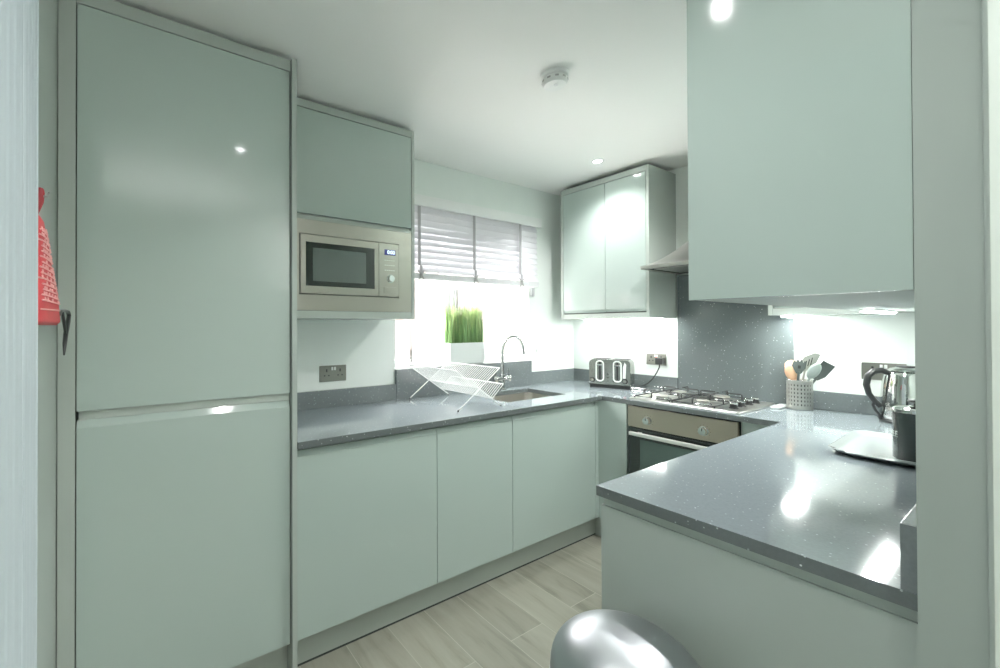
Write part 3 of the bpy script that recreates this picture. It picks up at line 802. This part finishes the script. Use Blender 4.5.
for sx in (TX0+0.024, TX1-0.034):
    k = MB().cyl((sx, TY0-0.0003, 0.966), (sx, TY0-0.004, 0.966), 0.019, 24).build('dial', M_black, t)
    MB().cyl((sx, TY0-0.0045, 0.966), (sx, TY0-0.016, 0.966), 0.0135, 24, 0.012).build('dial_cap', M_chrome, k)
for i in range(3):
    for bx in (TX0+0.128, TX0+0.162):
        MB().cyl((bx, TY0-0.0003, 0.962+i*0.024), (bx, TY0-0.004, 0.962+i*0.024), 0.0052, 12).build('button', M_black, t)
MB().prism([(TX1-0.048, 0.985), (TX1-0.030, 0.985), (TX1-0.026, 1.08), (TX1-0.036, 1.095), (TX1-0.046, 1.06)], 'y', TY0-0.0012, TY0-0.0003).build('badge', M_print, t)

t.rotation_euler = (0, 0, math.radians(20)); t.location = (0.432, -0.158, ZW)

# ------------------------------------------------------------------ wall sockets
def socket(label, face, u0, u1, z0, z1):
    """face 'x': on the left wall (u is y); face 'y': on the back wall (u is x)"""
    c = ((0.0, (u0+u1)/2, z0) if face == 'x' else ((u0+u1)/2, 0.0, z0))
    t = thing('wall_socket', label, 'socket', c, 'brushed steel double wall sockets')
    def b(ua, ub, d0, d1, za, zb, bev=0.0):
        return MB().box(d0, d1, ua, ub, za, zb, bev=bev) if face == 'x' else MB().box(ua, ub, -d1, -d0, za, zb, bev=bev)
    pl = b(u0, u1, 0.0006, 0.007, z0, z1, 0.002).build('plate', M_socket, t)
    W = u1-u0; H = z1-z0
    for s, cx in ((-1, u0+W*0.26), (1, u0+W*0.76)):
        b(cx-0.004, cx+0.004, 0.0072, 0.0076, z0+H*0.60, z0+H*0.78).build('earth_hole', M_black, pl)
        b(cx-0.016, cx-0.008, 0.0072, 0.0076, z0+H*0.34, z0+H*0.42).build('pin_hole', M_black, pl)
        b(cx+0.008, cx+0.016, 0.0072, 0.0076, z0+H*0.34, z0+H*0.42).build('pin_hole', M_black, pl)
    for cx in (u0+W*0.46, u0+W*0.56):
        b(cx-0.005, cx+0.005, 0.0072, 0.011, z0+H*0.70, z0+H*0.90, 0.001).build('rocker_switch', M_white, pl)
    return t
socket('steel double socket on the left wall above the worktop', 'x', -2.178, -2.022, 1.048, 1.136)
socket('steel double socket with the toaster plug, left of the splashback', 'y', 0.598, 0.732, 1.078, 1.156)
socket('steel double socket on the wall behind the kettle', 'y', 1.658, 1.806, 1.082, 1.166)
t = thing('power_plug', 'black plug in the socket with the toaster lead trailing down', 'plug', (0.70, -0.03, 1.09))
MB().box(0.677, 0.725, -0.046, -0.0082, 1.086, 1.130, bev=0.006).build('plug_body', M_black, t)
MB().tube([(0.701, -0.03, 1.088), (0.702, -0.036, 1.066), (0.692, -0.05, 1.03), (0.672, -0.06, 0.99), (0.64, -0.058, 0.955), (0.60, -0.055, 0.930), (0.555, -0.052, 0.922)], 0.0042, 8).build('lead', M_black, t)
MB().box(0.664, 0.672, -0.0095, -0.0085, 1.13, 1.142).build('switch_light', pr('red neon', (220,70,50), 0.4, emit=(255,60,40), es=0.6), t)

# ------------------------------------------------------------------ utensil holder
UX, UY, UR = 1.447, -0.098, 0.0525
t = thing('utensil_holder', 'perforated stainless steel utensil pot standing right of the hob', 'utensil holder', (UX, UY, ZW))
m = MB(); seg = 72; rows = 30; z0, z1 = ZW+0.003, 1.062
V = [[m.bm.verts.new((UX+UR*math.cos(2*PI*k/seg), UY+UR*math.sin(2*PI*k/seg), z0+(z1-z0)*j/rows)) for k in range(seg)] for j in range(rows+1)]
for j in range(rows):
    for k in range(seg):
        hole = (4 <= j < 26 and (j-4) % 4 in (0, 1) and (k % 12) in (1, 4, 7, 10)) 
        if hole: continue
        m.bm.faces.new((V[j][k], V[j][(k+1) % seg], V[j+1][(k+1) % seg], V[j+1][k]))
o = m.build('perforated_wall', M_steel, t, sharp=60)
so = o.modifiers.new('thickness', 'SOLIDIFY'); so.thickness = 0.0012; so.offset = -1
m = MB().lathe([(UR-0.006, ZW+0.006), (UR-0.006, z1-0.012)], (UX, UY, 0), 36); m.build('inner_shade', M_dark, t)  # added dark cylinder, gives the holes the shade of the pot's inside
m = MB().lathe([(0, ZW+0.001), (UR-0.002, ZW+0.001), (UR+0.0006, ZW+0.003), (UR+0.0006, ZW+0.008)], (UX, UY, 0), 48); m.build('base', M_steel, t)
MB().tube([(UX+(UR)*math.cos(2*PI*k/40), UY+(UR)*math.sin(2*PI*k/40), z1) for k in range(40)], 0.0016, 8, closed=True).build('rim', M_chrome, t)

def utensil(name, label, cat, foot, tip_dir, length, mat, head):
    """foot: point at the bottom inside the pot; tip_dir: direction of the handle"""
    f = Vector(foot); dv = Vector(tip_dir).normalized()
    top = f+dv*length
    t = thing(name, label, cat, tuple(f))
    MB().tube([f, f+dv*length*0.5, top], [0.0045, 0.0050, 0.0055], 10).build('handle', mat, t)
    fr = Vector((-0.55, 0.83, 0)); fr = Vector((math.cos(0.58+0.0), math.sin(0.58), 0))
    side = Vector((0.84, 0.55, 0)); side = (side-dv*side.dot(dv)).normalized(); nrm = dv.cross(side)
    def P(u, v, n=0.0): return top+side*u+dv*v+nrm*n
    head(t, P, mat)
    return t
def spoon_head(w, h, holes=False, cup=0.006):
    def f(t, P, mat):
        m = MB(); n = 24; rings = []
        for q in (1.0, 0.7, 0.35):
            rings.append([P(w*q*math.cos(2*PI*k/n), h/2-0.004+h/2*q*math.sin(2*PI*k/n), -cup*(1-q*q)) for k in range(n)])
        bv = loft(m, rings); c = m.bm.verts.new(P(0, h/2-0.004, -cup))
        for k in range(n): m.bm.faces.new((bv[-1][k], bv[-1][(k+1) % n], c))
        o = m.build('bowl', mat, t); s = o.modifiers.new('thickness', 'SOLIDIFY'); s.thickness = 0.003
    return f
def blade_head(poly, slots=(), th=0.003, bend=0.0):
    def f(t, P, mat):
        m = MB(); n = len(poly)
        A = [m.bm.verts.new(P(u, v, bend*v*v-th/2)) for u, v in poly]; B = [m.bm.verts.new(P(u, v, bend*v*v+th/2)) for u, v in poly]
        m.bm.faces.new(A); m.bm.faces.new(list(reversed(B)))
        for i in range(n): m.bm.faces.new((A[i], B[i], B[(i+1) % n], A[(i+1) % n]))
        bl = m.build('blade', mat, t)
        for (u, v, a, b) in slots:
            q = MB()
            for s in (-1, 1):
                q.bm.faces.new([q.bm.verts.new(P(u+x, v+y, s*(th/2+0.0004)+bend*(v+y)**2)) for x, y in ((-a,-b),(a,-b),(a,b),(-a,b))])
            q.build('slot', M_dark, bl)
    return f
zf = ZW+0.008
utensil('wooden_spoon', 'broad light wooden spoon at the left of the utensil pot', 'spoon', (UX+0.012, UY-0.01, zf), (-0.20, -0.12, 1), 0.150, M_wood, spoon_head(0.026, 0.085, cup=0.004))
utensil('wooden_spatula', 'flat pale wooden spatula beside the wooden spoon in the pot', 'spatula', (UX+0.02, UY+0.02, zf), (-0.26, -0.02, 1), 0.165, pr('pale wood', (226,184,150), 0.5, noise=0.1, nscale=(50,50,8)), blade_head([(-0.010, -0.01), (0.010, -0.01), (0.022, 0.015), (0.030, 0.045), (0.030, 0.068), (0.022, 0.082), (0.006, 0.088), (-0.010, 0.086), (-0.024, 0.076), (-0.030, 0.056), (-0.028, 0.03), (-0.020, 0.008)]))
utensil('whisk_spoon', 'grey ridged pasta server standing upright in the utensil pot', 'pasta server', (UX-0.015, UY-0.012, zf), (0.10, -0.06, 1), 0.190, M_dkgut, blade_head([(-0.010, -0.01), (0.010, -0.01), (0.026, 0.02), (0.030, 0.05), (0.022, 0.058), (0.016, 0.046), (0.010, 0.066), (0.002, 0.05), (-0.006, 0.066), (-0.012, 0.05), (-0.022, 0.058), (-0.030, 0.03)], [(0, 0.025, 0.006, 0.008)], bend=2.0))
utensil('slotted_turner', 'steel slotted turner with dark edge, tallest in the utensil pot', 'turner', (UX-0.02, UY+0.012, zf), (0.19, 0.05, 1), 0.205, M_steel, blade_head([(-0.010, -0.01), (0.010, -0.01), (0.034, 0.03), (0.046, 0.088), (0.020, 0.092), (-0.020, 0.06), (-0.022, 0.03)], [(-0.004, 0.03, 0.002, 0.014), (0.006, 0.036, 0.002, 0.018), (0.016, 0.045, 0.002, 0.02)]))
utensil('serving_spoon', 'pale grey silicone spoon leaning right out of the utensil pot', 'spoon', (UX-0.028, UY-0.02, zf), (0.47, -0.05, 1), 0.178, M_greyut, spoon_head(0.026, 0.09, cup=0.012))
utensil('spatula', 'dark grey nylon spatula leaning furthest right in the utensil pot', 'spatula', (UX-0.03, UY+0.014, zf), (0.58, 0.05, 1), 0.184, M_dkgut, blade_head([(-0.010, -0.01), (0.010, -0.01), (0.028, 0.02), (0.032, 0.088), (-0.026, 0.094), (-0.028, 0.02)]))

# ------------------------------------------------------------------ kettle
KX, KY = 1.822, -0.135
t = thing('kettle', 'polished chrome kettle with black handle near the right wall', 'kettle', (KX, KY, ZW))
MB().lathe([(0, ZW+0.0008), (0.082, ZW+0.0008), (0.084, ZW+0.010), (0.078, ZW+0.018), (0, ZW+0.018)], (KX, KY, 0), 40).build('base', M_black, t)
MB().lathe([(0.060, ZW+0.0185), (0.080, ZW+0.020), (0.082, ZW+0.03), (0.081, ZW+0.10), (0.076, ZW+0.17), (0.068, ZW+0.215), (0.062, ZW+0.226), (0.050, ZW+0.229)], (KX, KY, 0), 56).build('body', M_chrome, t)
lid = MB().lathe([(0.0502, ZW+0.2295), (0.058, ZW+0.233), (0.050, ZW+0.243), (0.030, ZW+0.250), (0, ZW+0.252)], (KX, KY, 0), 40).build('lid', M_chrome, t)
MB().lathe([(0.030, ZW+0.2505), (0.028, ZW+0.256), (0, ZW+0.259)], (KX, KY, 0), 28).build('lid_knob', M_black, lid)
hd = Vector((-0.86, -0.5, 0)).normalized()
def K(r, z): return (KX+hd.x*r, KY+hd.y*r, ZW+z)
pts = [(0.058, 0.222), (0.078, 0.233), (0.105, 0.228), (0.124, 0.205), (0.130, 0.165), (0.122, 0.125), (0.104, 0.095), (0.083, 0.070)]
MB().tube([K(*p) for p in pts], [0.012, 0.013, 0.0135, 0.013, 0.012, 0.011, 0.011, 0.012], 14).build('handle', M_black, t)
MB().tube([K(0.10, 0.10), K(0.108, 0.075), K(0.100, 0.050), K(0.088, 0.032), K(0.084, 0.012)], 0.006, 10).build('handle_strap', M_black, t)
sp = -hd
MB().prism([(0, 0), (0, 0), (0, 0)], 'z', 0, 0) if False else None
m = MB(); a = [Vector((KX, KY, 0))+sp*0.066+Vector((0, 0, ZW+0.17)), ]
sd = Vector((-sp.y, sp.x, 0))
b0 = Vector((KX, KY, 0))
vs = [b0+sp*0.070-sd*0.030+Vector((0,0,ZW+0.205)), b0+sp*0.070+sd*0.030+Vector((0,0,ZW+0.205)), b0+sp*0.112+sd*0.006+Vector((0,0,ZW+0.214)), b0+sp*0.112-sd*0.006+Vector((0,0,ZW+0.214)), b0+sp*0.074+Vector((0,0,ZW+0.150))]
m._faces(vs, [(0,4,1),(0,1,2,3),(1,4,2),(0,3,4),(3,2,4)]); m.build('spout', M_chrome, t)

# ------------------------------------------------------------------ tray and canister
t = thing('serving_tray', 'pale glossy tray with raised rim on the right hand worktop', 'tray', (1.89, -0.80, ZW))
m = MB()
def trayring(i, z):
    return [(x, y, ZW+z) for x, y in rrect(1.750+i, 2.050-i, -1.030+i, -0.575-i, 0.05, 7)]
rot = Matrix.Translation((1.9, -0.76, 0)) @ Matrix.Rotation(math.radians(1.5), 4, 'Z') @ Matrix.Translation((-1.9, 0.76, 0))
bv = loft(m, [trayring(0.020, 0.001), trayring(0.006, 0.012), trayring(0.0, 0.018), trayring(0.003, 0.020), trayring(0.012, 0.016), trayring(0.028, 0.0055)])
m.bm.faces.new(bv[-1]); m.bm.faces.new(list(reversed(bv[0])))
m.xf(rot); m.build('dish', M_tray, t)
lp = MB().prism([(1.80, -1.031), (1.98, -1.031), (1.975, -1.045), (1.805, -1.045)], 'z', ZW+0.014, ZW+0.019, bev=0.002).xf(rot); lp.build('handle_lip', M_tray, t)
CX, CY, CR = 1.955, -0.925, 0.056
zc0 = ZW+0.0068
t = thing('canister', 'dark grey coffee canister with steel lid standing on the tray', 'canister', (CX, CY, zc0))
MB().lathe([(0, zc0), (CR-0.003, zc0), (CR, zc0+0.004), (CR, zc0+0.149), (CR-0.002, zc0+0.152), (CR-0.006, zc0+0.152)], (CX, CY, 0), 48).build('body', M_canblk, t)
lid = MB().lathe([(CR-0.005, zc0+0.009+0.1435), (CR+0.001, zc0+0.009+0.1435), (CR+0.001, zc0+0.009+0.152), (CR-0.006, zc0+0.009+0.158), (0.02, zc0+0.009+0.163), (0, zc0+0.009+0.163)], (CX, CY, 0), 48).build('lid', M_chrome, t)
m = MB().lathe([(0.010, zc0+0.009+0.1635), (0.012, zc0+0.009+0.172), (0.024, zc0+0.009+0.178), (0.022, zc0+0.009+0.184), (0, zc0+0.009+0.186)], (CX, CY, 0), 24); m.build('lid_knob', M_black, lid)
a0 = math.radians(228)      # the word wraps round to the left, so its last letters show
MB().text('COFFEE', 0.026, lambda u, v: (CX+(CR+0.0006)*math.cos(a0+u/CR), CY+(CR+0.0006)*math.sin(a0+u/CR), zc0+0.080+v), align='RIGHT').build('lettering', M_print, t)

# ------------------------------------------------------------------ pedal bin
t = thing('pedal_bin', 'round brushed steel bin with domed lid in front of the end panel', 'bin', (1.694, -2.132, 0))
BX, BYc, BR = 1.694, -2.132, 0.156
MB().lathe([(0, 0.001), (BR-0.004, 0.001), (BR, 0.006), (BR, 0.03), (BR-0.003, 0.032), (0, 0.032)], (BX, BYc, 0), 56).build('base_ring', M_black, t)
MB().lathe([(BR-0.004, 0.0325), (BR-0.004, 0.555), (BR-0.012, 0.558)], (BX, BYc, 0), 64).build('body', M_bin, t)
MB().lathe([(BR-0.010, 0.5585), (BR+0.001, 0.559), (BR+0.001, 0.575), (BR-0.006, 0.577)], (BX, BYc, 0), 64).build('rim', M_white, t)
prof = [(BR, 0.5775), (BR, 0.592)]
for i in range(1, 15):
    a = math.radians(90*i/14); prof.append((BR*math.cos(a)**0.75 if i < 14 else 0.0, 0.592+0.098*math.sin(a)))
MB().lathe(prof, (BX, BYc, 0), 64).build('lid', M_bin, t, sharp=60)
MB().box(BX+0.135, BX+0.172, BYc+0.02, BYc+0.07, 0.585, 0.612, bev=0.004).xf(Matrix.Translation((BX, BYc, 0)) @ Matrix.Rotation(math.radians(20), 4, 'Z') @ Matrix.Translation((-BX, -BYc, 0))).build('hinge', M_black, t)
MB().box(BX-0.035, BX+0.035, BYc-0.215, BYc-0.150, 0.012, 0.022, bev=0.003).build('pedal', M_black, t)

# ------------------------------------------------------------------ smoke alarm, downlights
SXc, SYc = 1.060, -1.555
t = thing('smoke_alarm', 'round white smoke alarm on the ceiling', 'smoke alarm', (SXc, SYc, ZC-0.045))
MB().lathe([(0, ZC-0.001), (0.056, ZC-0.001), (0.056, ZC-0.014), (0.050, ZC-0.017), (0, ZC-0.017)], (SXc, SYc, 0), 40).build('base', M_white, t)
MB().lathe([(0.045, ZC-0.0172), (0.051, ZC-0.022), (0.051, ZC-0.036), (0.044, ZC-0.046), (0.020, ZC-0.050), (0, ZC-0.050)], (SXc, SYc, 0), 40).build('cover', M_white, t)
for k in range(10):
    a = 2*PI*k/10+0.2
    MB().box(-0.007, 0.007, 0.0505, 0.0518, ZC-0.033, ZC-0.026).xf(Matrix.Translation((SXc, SYc, 0)) @ Matrix.Rotation(a, 4, 'Z')).build('vent_slot', M_cord, t)
MB().cyl((SXc+0.012, SYc-0.010, ZC-0.0505), (SXc+0.012, SYc-0.010, ZC-0.053), 0.008, 16).build('test_button', M_rail, t)

def downlight(x, y, label, power, cone=130):
    t = thing('downlight', label, 'light', (x, y, ZC-0.006), 'recessed ceiling downlights')
    MB().lathe([(0.025, ZC-0.0008), (0.040, ZC-0.0008), (0.039, ZC-0.004), (0.026, ZC-0.005), (0.025, ZC-0.003)], (x, y, 0), 36).build('bezel', M_white, t)
    MB().lathe([(0.0248, ZC-0.0012), (0.0248, ZC-0.003), (0, ZC-0.003)], (x, y, 0), 32).build('lens', M_lamp, t)
    l = bpy.data.lights.new('downlight_lamp', 'SPOT'); l.energy = power; l.spot_size = math.radians(cone); l.spot_blend = 0.85; l.shadow_soft_size = 0.016; l.color = (0.99, 1.0, 0.98)
    lo = bpy.data.objects.new('downlight_lamp', l); COL.objects.link(lo); lo.location = (x, y, ZC-0.03)
downlight(0.600, -0.565, 'lit recessed downlight in the ceiling above the corner worktop', 22)
downlight(1.615, -2.495, 'lit recessed downlight in the ceiling near the camera', 17)
downlight(1.520, -0.860, 'added recessed downlight in the ceiling, unseen behind the right cupboard', 52, 152)  # unseen downlight added to brighten the left doors and wall

# ------------------------------------------------------------------ red fire blanket pouch
t = thing('fire_blanket_bag', 'red fire blanket pouch with pale print hanging on the wall at far left', 'fire blanket', (1.03, -3.18, 1.354))
m = MB(); yb = YD+0.003
lv = [(1.354, 0.862, 1.160, 0.036), (1.362, 0.848, 1.160, 0.042), (1.40, 0.896, 1.160, 0.044), (1.46, 0.968, 1.158, 0.042), (1.52, 1.028, 1.155, 0.040), (1.562, 1.066, 1.145, 0.036), (1.580, 1.078, 1.130, 0.026)]
rings = []
for z, xa, xb, th in lv:
    cx, hw = (xa+xb)/2, (xb-xa)/2; r_ = []
    for k in range(20):
        a = 2*PI*k/20; c_, s_ = math.cos(a), math.sin(a)
        r_.append((cx+hw*math.copysign(abs(c_)**0.5, c_), yb+th/2+th/2*math.copysign(abs(s_)**0.7, s_), z))
    rings.append(r_)
bv = loft(m, rings); m.bm.faces.new(list(reversed(bv[0]))); m.bm.faces.new(bv[-1])
pouch = m.build('pouch', M_red, t, sharp=70)
MB().tube([(1.090, YD+0.026, 1.578), (1.092, YD+0.034, 1.60), (1.096, YD+0.036, 1.618), (1.104, YD+0.036, 1.622), (1.112, YD+0.035, 1.60), (1.112, YD+0.026, 1.578)], 0.0055, 8).build('hanging_loop', pr('dark red tape', (150,34,40), 0.7), t)
MB().tube([(1.103, YD+0.0006, 1.610), (1.103, YD+0.046, 1.610), (1.103, YD+0.049, 1.619)], 0.002, 8).build('hook', M_cord, t)
def bagpt(x, z):       # front face of the pouch
    for (z0, a0_, b0_, t0), (z1_, a1, b1, t1) in zip(lv, lv[1:]):
        if z0 <= z <= z1_:
            f = (z-z0)/(z1_-z0); xa, xb, th = a0_+(a1-a0_)*f, b0_+(b1-b0_)*f, t0+(t1-t0)*f
            cx, hw = (xa+xb)/2, (xb-xa)/2
            c_ = min(1, abs((x-cx)/hw))**2; s_ = math.sqrt(max(0, 1-c_*c_))**0.7
            return (x, yb+th/2+th/2*s_+0.0012, z)
    return (x, yb+0.05, z)
m = MB()
def strk(a, b, w=0.0016, n=6):
    m.tube([bagpt(a[0]+(b[0]-a[0])*i/n, a[1]+(b[1]-a[1])*i/n) for i in range(n+1)], w, 4)
edge = lambda z: 0.878+max(0, (z-1.385))*1.09
strk((edge(1.388)+0.012, 1.388), (1.14, 1.384)); strk((edge(1.388)+0.012, 1.388), (edge(1.55)+0.012, 1.55))
z = 1.402
while z < 1.54:                 # small illegible rows of print
    x = edge(z)+0.026
    while x < 1.135:
        L_ = random.uniform(0.006, 0.02)
        strk((x, z), (x+L_, z), 0.0019, 2)
        if random.random() < 0.6: strk((x, z), (x+0.002, z+0.0065), 0.0014, 1)
        x += L_+0.006
    z += 0.0105
m.build('print', M_redwhite, pouch)
m = MB()
y_ = YD+0.034
m.tube([(0.880, y_+0.004, 1.376), (0.850, y_+0.004, 1.382), (0.80, y_, 1.391), (0.72, y_, 1.394), (0.66, y_, 1.393), (0.640, y_, 1.384), (0.668, y_, 1.362), (0.705, y_, 1.335), (0.730, y_, 1.305), (0.742, y_, 1.274)], [0.003, 0.0035, 0.004, 0.004, 0.0045, 0.005, 0.006, 0.006, 0.005, 0.002], 8)
m.tube([(0.775, y_, 1.391), (0.76, y_, 1.375), (0.735, y_, 1.352), (0.715, y_, 1.332)], [0.003, 0.004, 0.004, 0.003], 8)
m.build('pull_strap', M_black, t)

# ------------------------------------------------------------------ lights, world
def area(name, loc, rot, sx, sy, e, col=(1,1,1), portal=False):
    l = bpy.data.lights.new(name, 'AREA'); l.shape = 'RECTANGLE'; l.size = sx; l.size_y = sy; l.energy = e; l.color = col
    o = bpy.data.objects.new(name, l); COL.objects.link(o); o.location = loc; o.rotation_euler = rot
    if portal: l.cycles.is_portal = True
    return o
area('window_portal', (-0.145, -1.115, 1.60), (0, -PI/2, 0), 1.02, 1.17, 1, portal=True)
# added unseen area light in the hall, aimed up as soft fill
area('hall_fill', (3.65, -0.75, 1.75), (PI, 0, 0), 1.1, 1.1, 48, (1,1,0.98))

bl = bpy.data.lights.new('bounce_fill', 'SPOT'); bl.energy = 46; bl.spot_size = math.radians(120); bl.spot_blend = 1.0; bl.shadow_soft_size = 0.05; bl.color = (0.97, 1.0, 0.98)  # added unseen spot, aimed at the ceiling for soft fill
bo = bpy.data.objects.new('bounce_fill', bl); COL.objects.link(bo); bo.location = (2.55, -2.75, 1.55); bo.rotation_euler = (PI, 0, 0)
sl = bpy.data.lights.new('paving_fill_sun', 'SUN'); sl.energy = 110; sl.angle = math.radians(2); sl.color = (1.0, 1.0, 0.97)  # added sun along the house wall, lights the paving to brighten the ceiling
so_ = bpy.data.objects.new('paving_fill_sun', sl); COL.objects.link(so_); so_.location = (-1.2, -5, 8); so_.rotation_euler = (math.radians(-38), 0, 0)
wd = bpy.data.worlds.new('overcast sky'); S.world = wd; wd.use_nodes = True
bg = wd.node_tree.nodes['Background']; bg.inputs['Color'].default_value = (1.0, 0.99, 0.98, 1); bg.inputs['Strength'].default_value = 18.0

# ------------------------------------------------------------------ camera
cam = bpy.data.cameras.new('camera'); co = bpy.data.objects.new('camera', cam); COL.objects.link(co)
yaw, pit, rol = 0.57892, 0.0066066, -0.002987
fw = Vector((-math.cos(yaw)*math.cos(pit), math.sin(yaw)*math.cos(pit), math.sin(pit)))
rt = Vector((math.sin(yaw), math.cos(yaw), 0)); up = rt.cross(fw)
rt, up = rt*math.cos(rol)+up*math.sin(rol), up*math.cos(rol)-rt*math.sin(rol)
co.matrix_world = Matrix(((rt.x, up.x, -fw.x, 2.21531), (rt.y, up.y, -fw.y, -3.01484), (rt.z, up.z, -fw.z, 1.34846), (0,0,0,1)))
cam.sensor_fit = 'HORIZONTAL'; cam.sensor_width = 36.0
cam.lens = 426.914/1000*36.0
cam.shift_x = (500-413.515)/1000.0
cam.shift_y = (323.625-334)/1000.0
cam.clip_start = 0.01
S.camera = co
S.view_settings.view_transform = 'Standard'
S.view_settings.exposure = 0.80
S.view_settings.gamma = 1.18
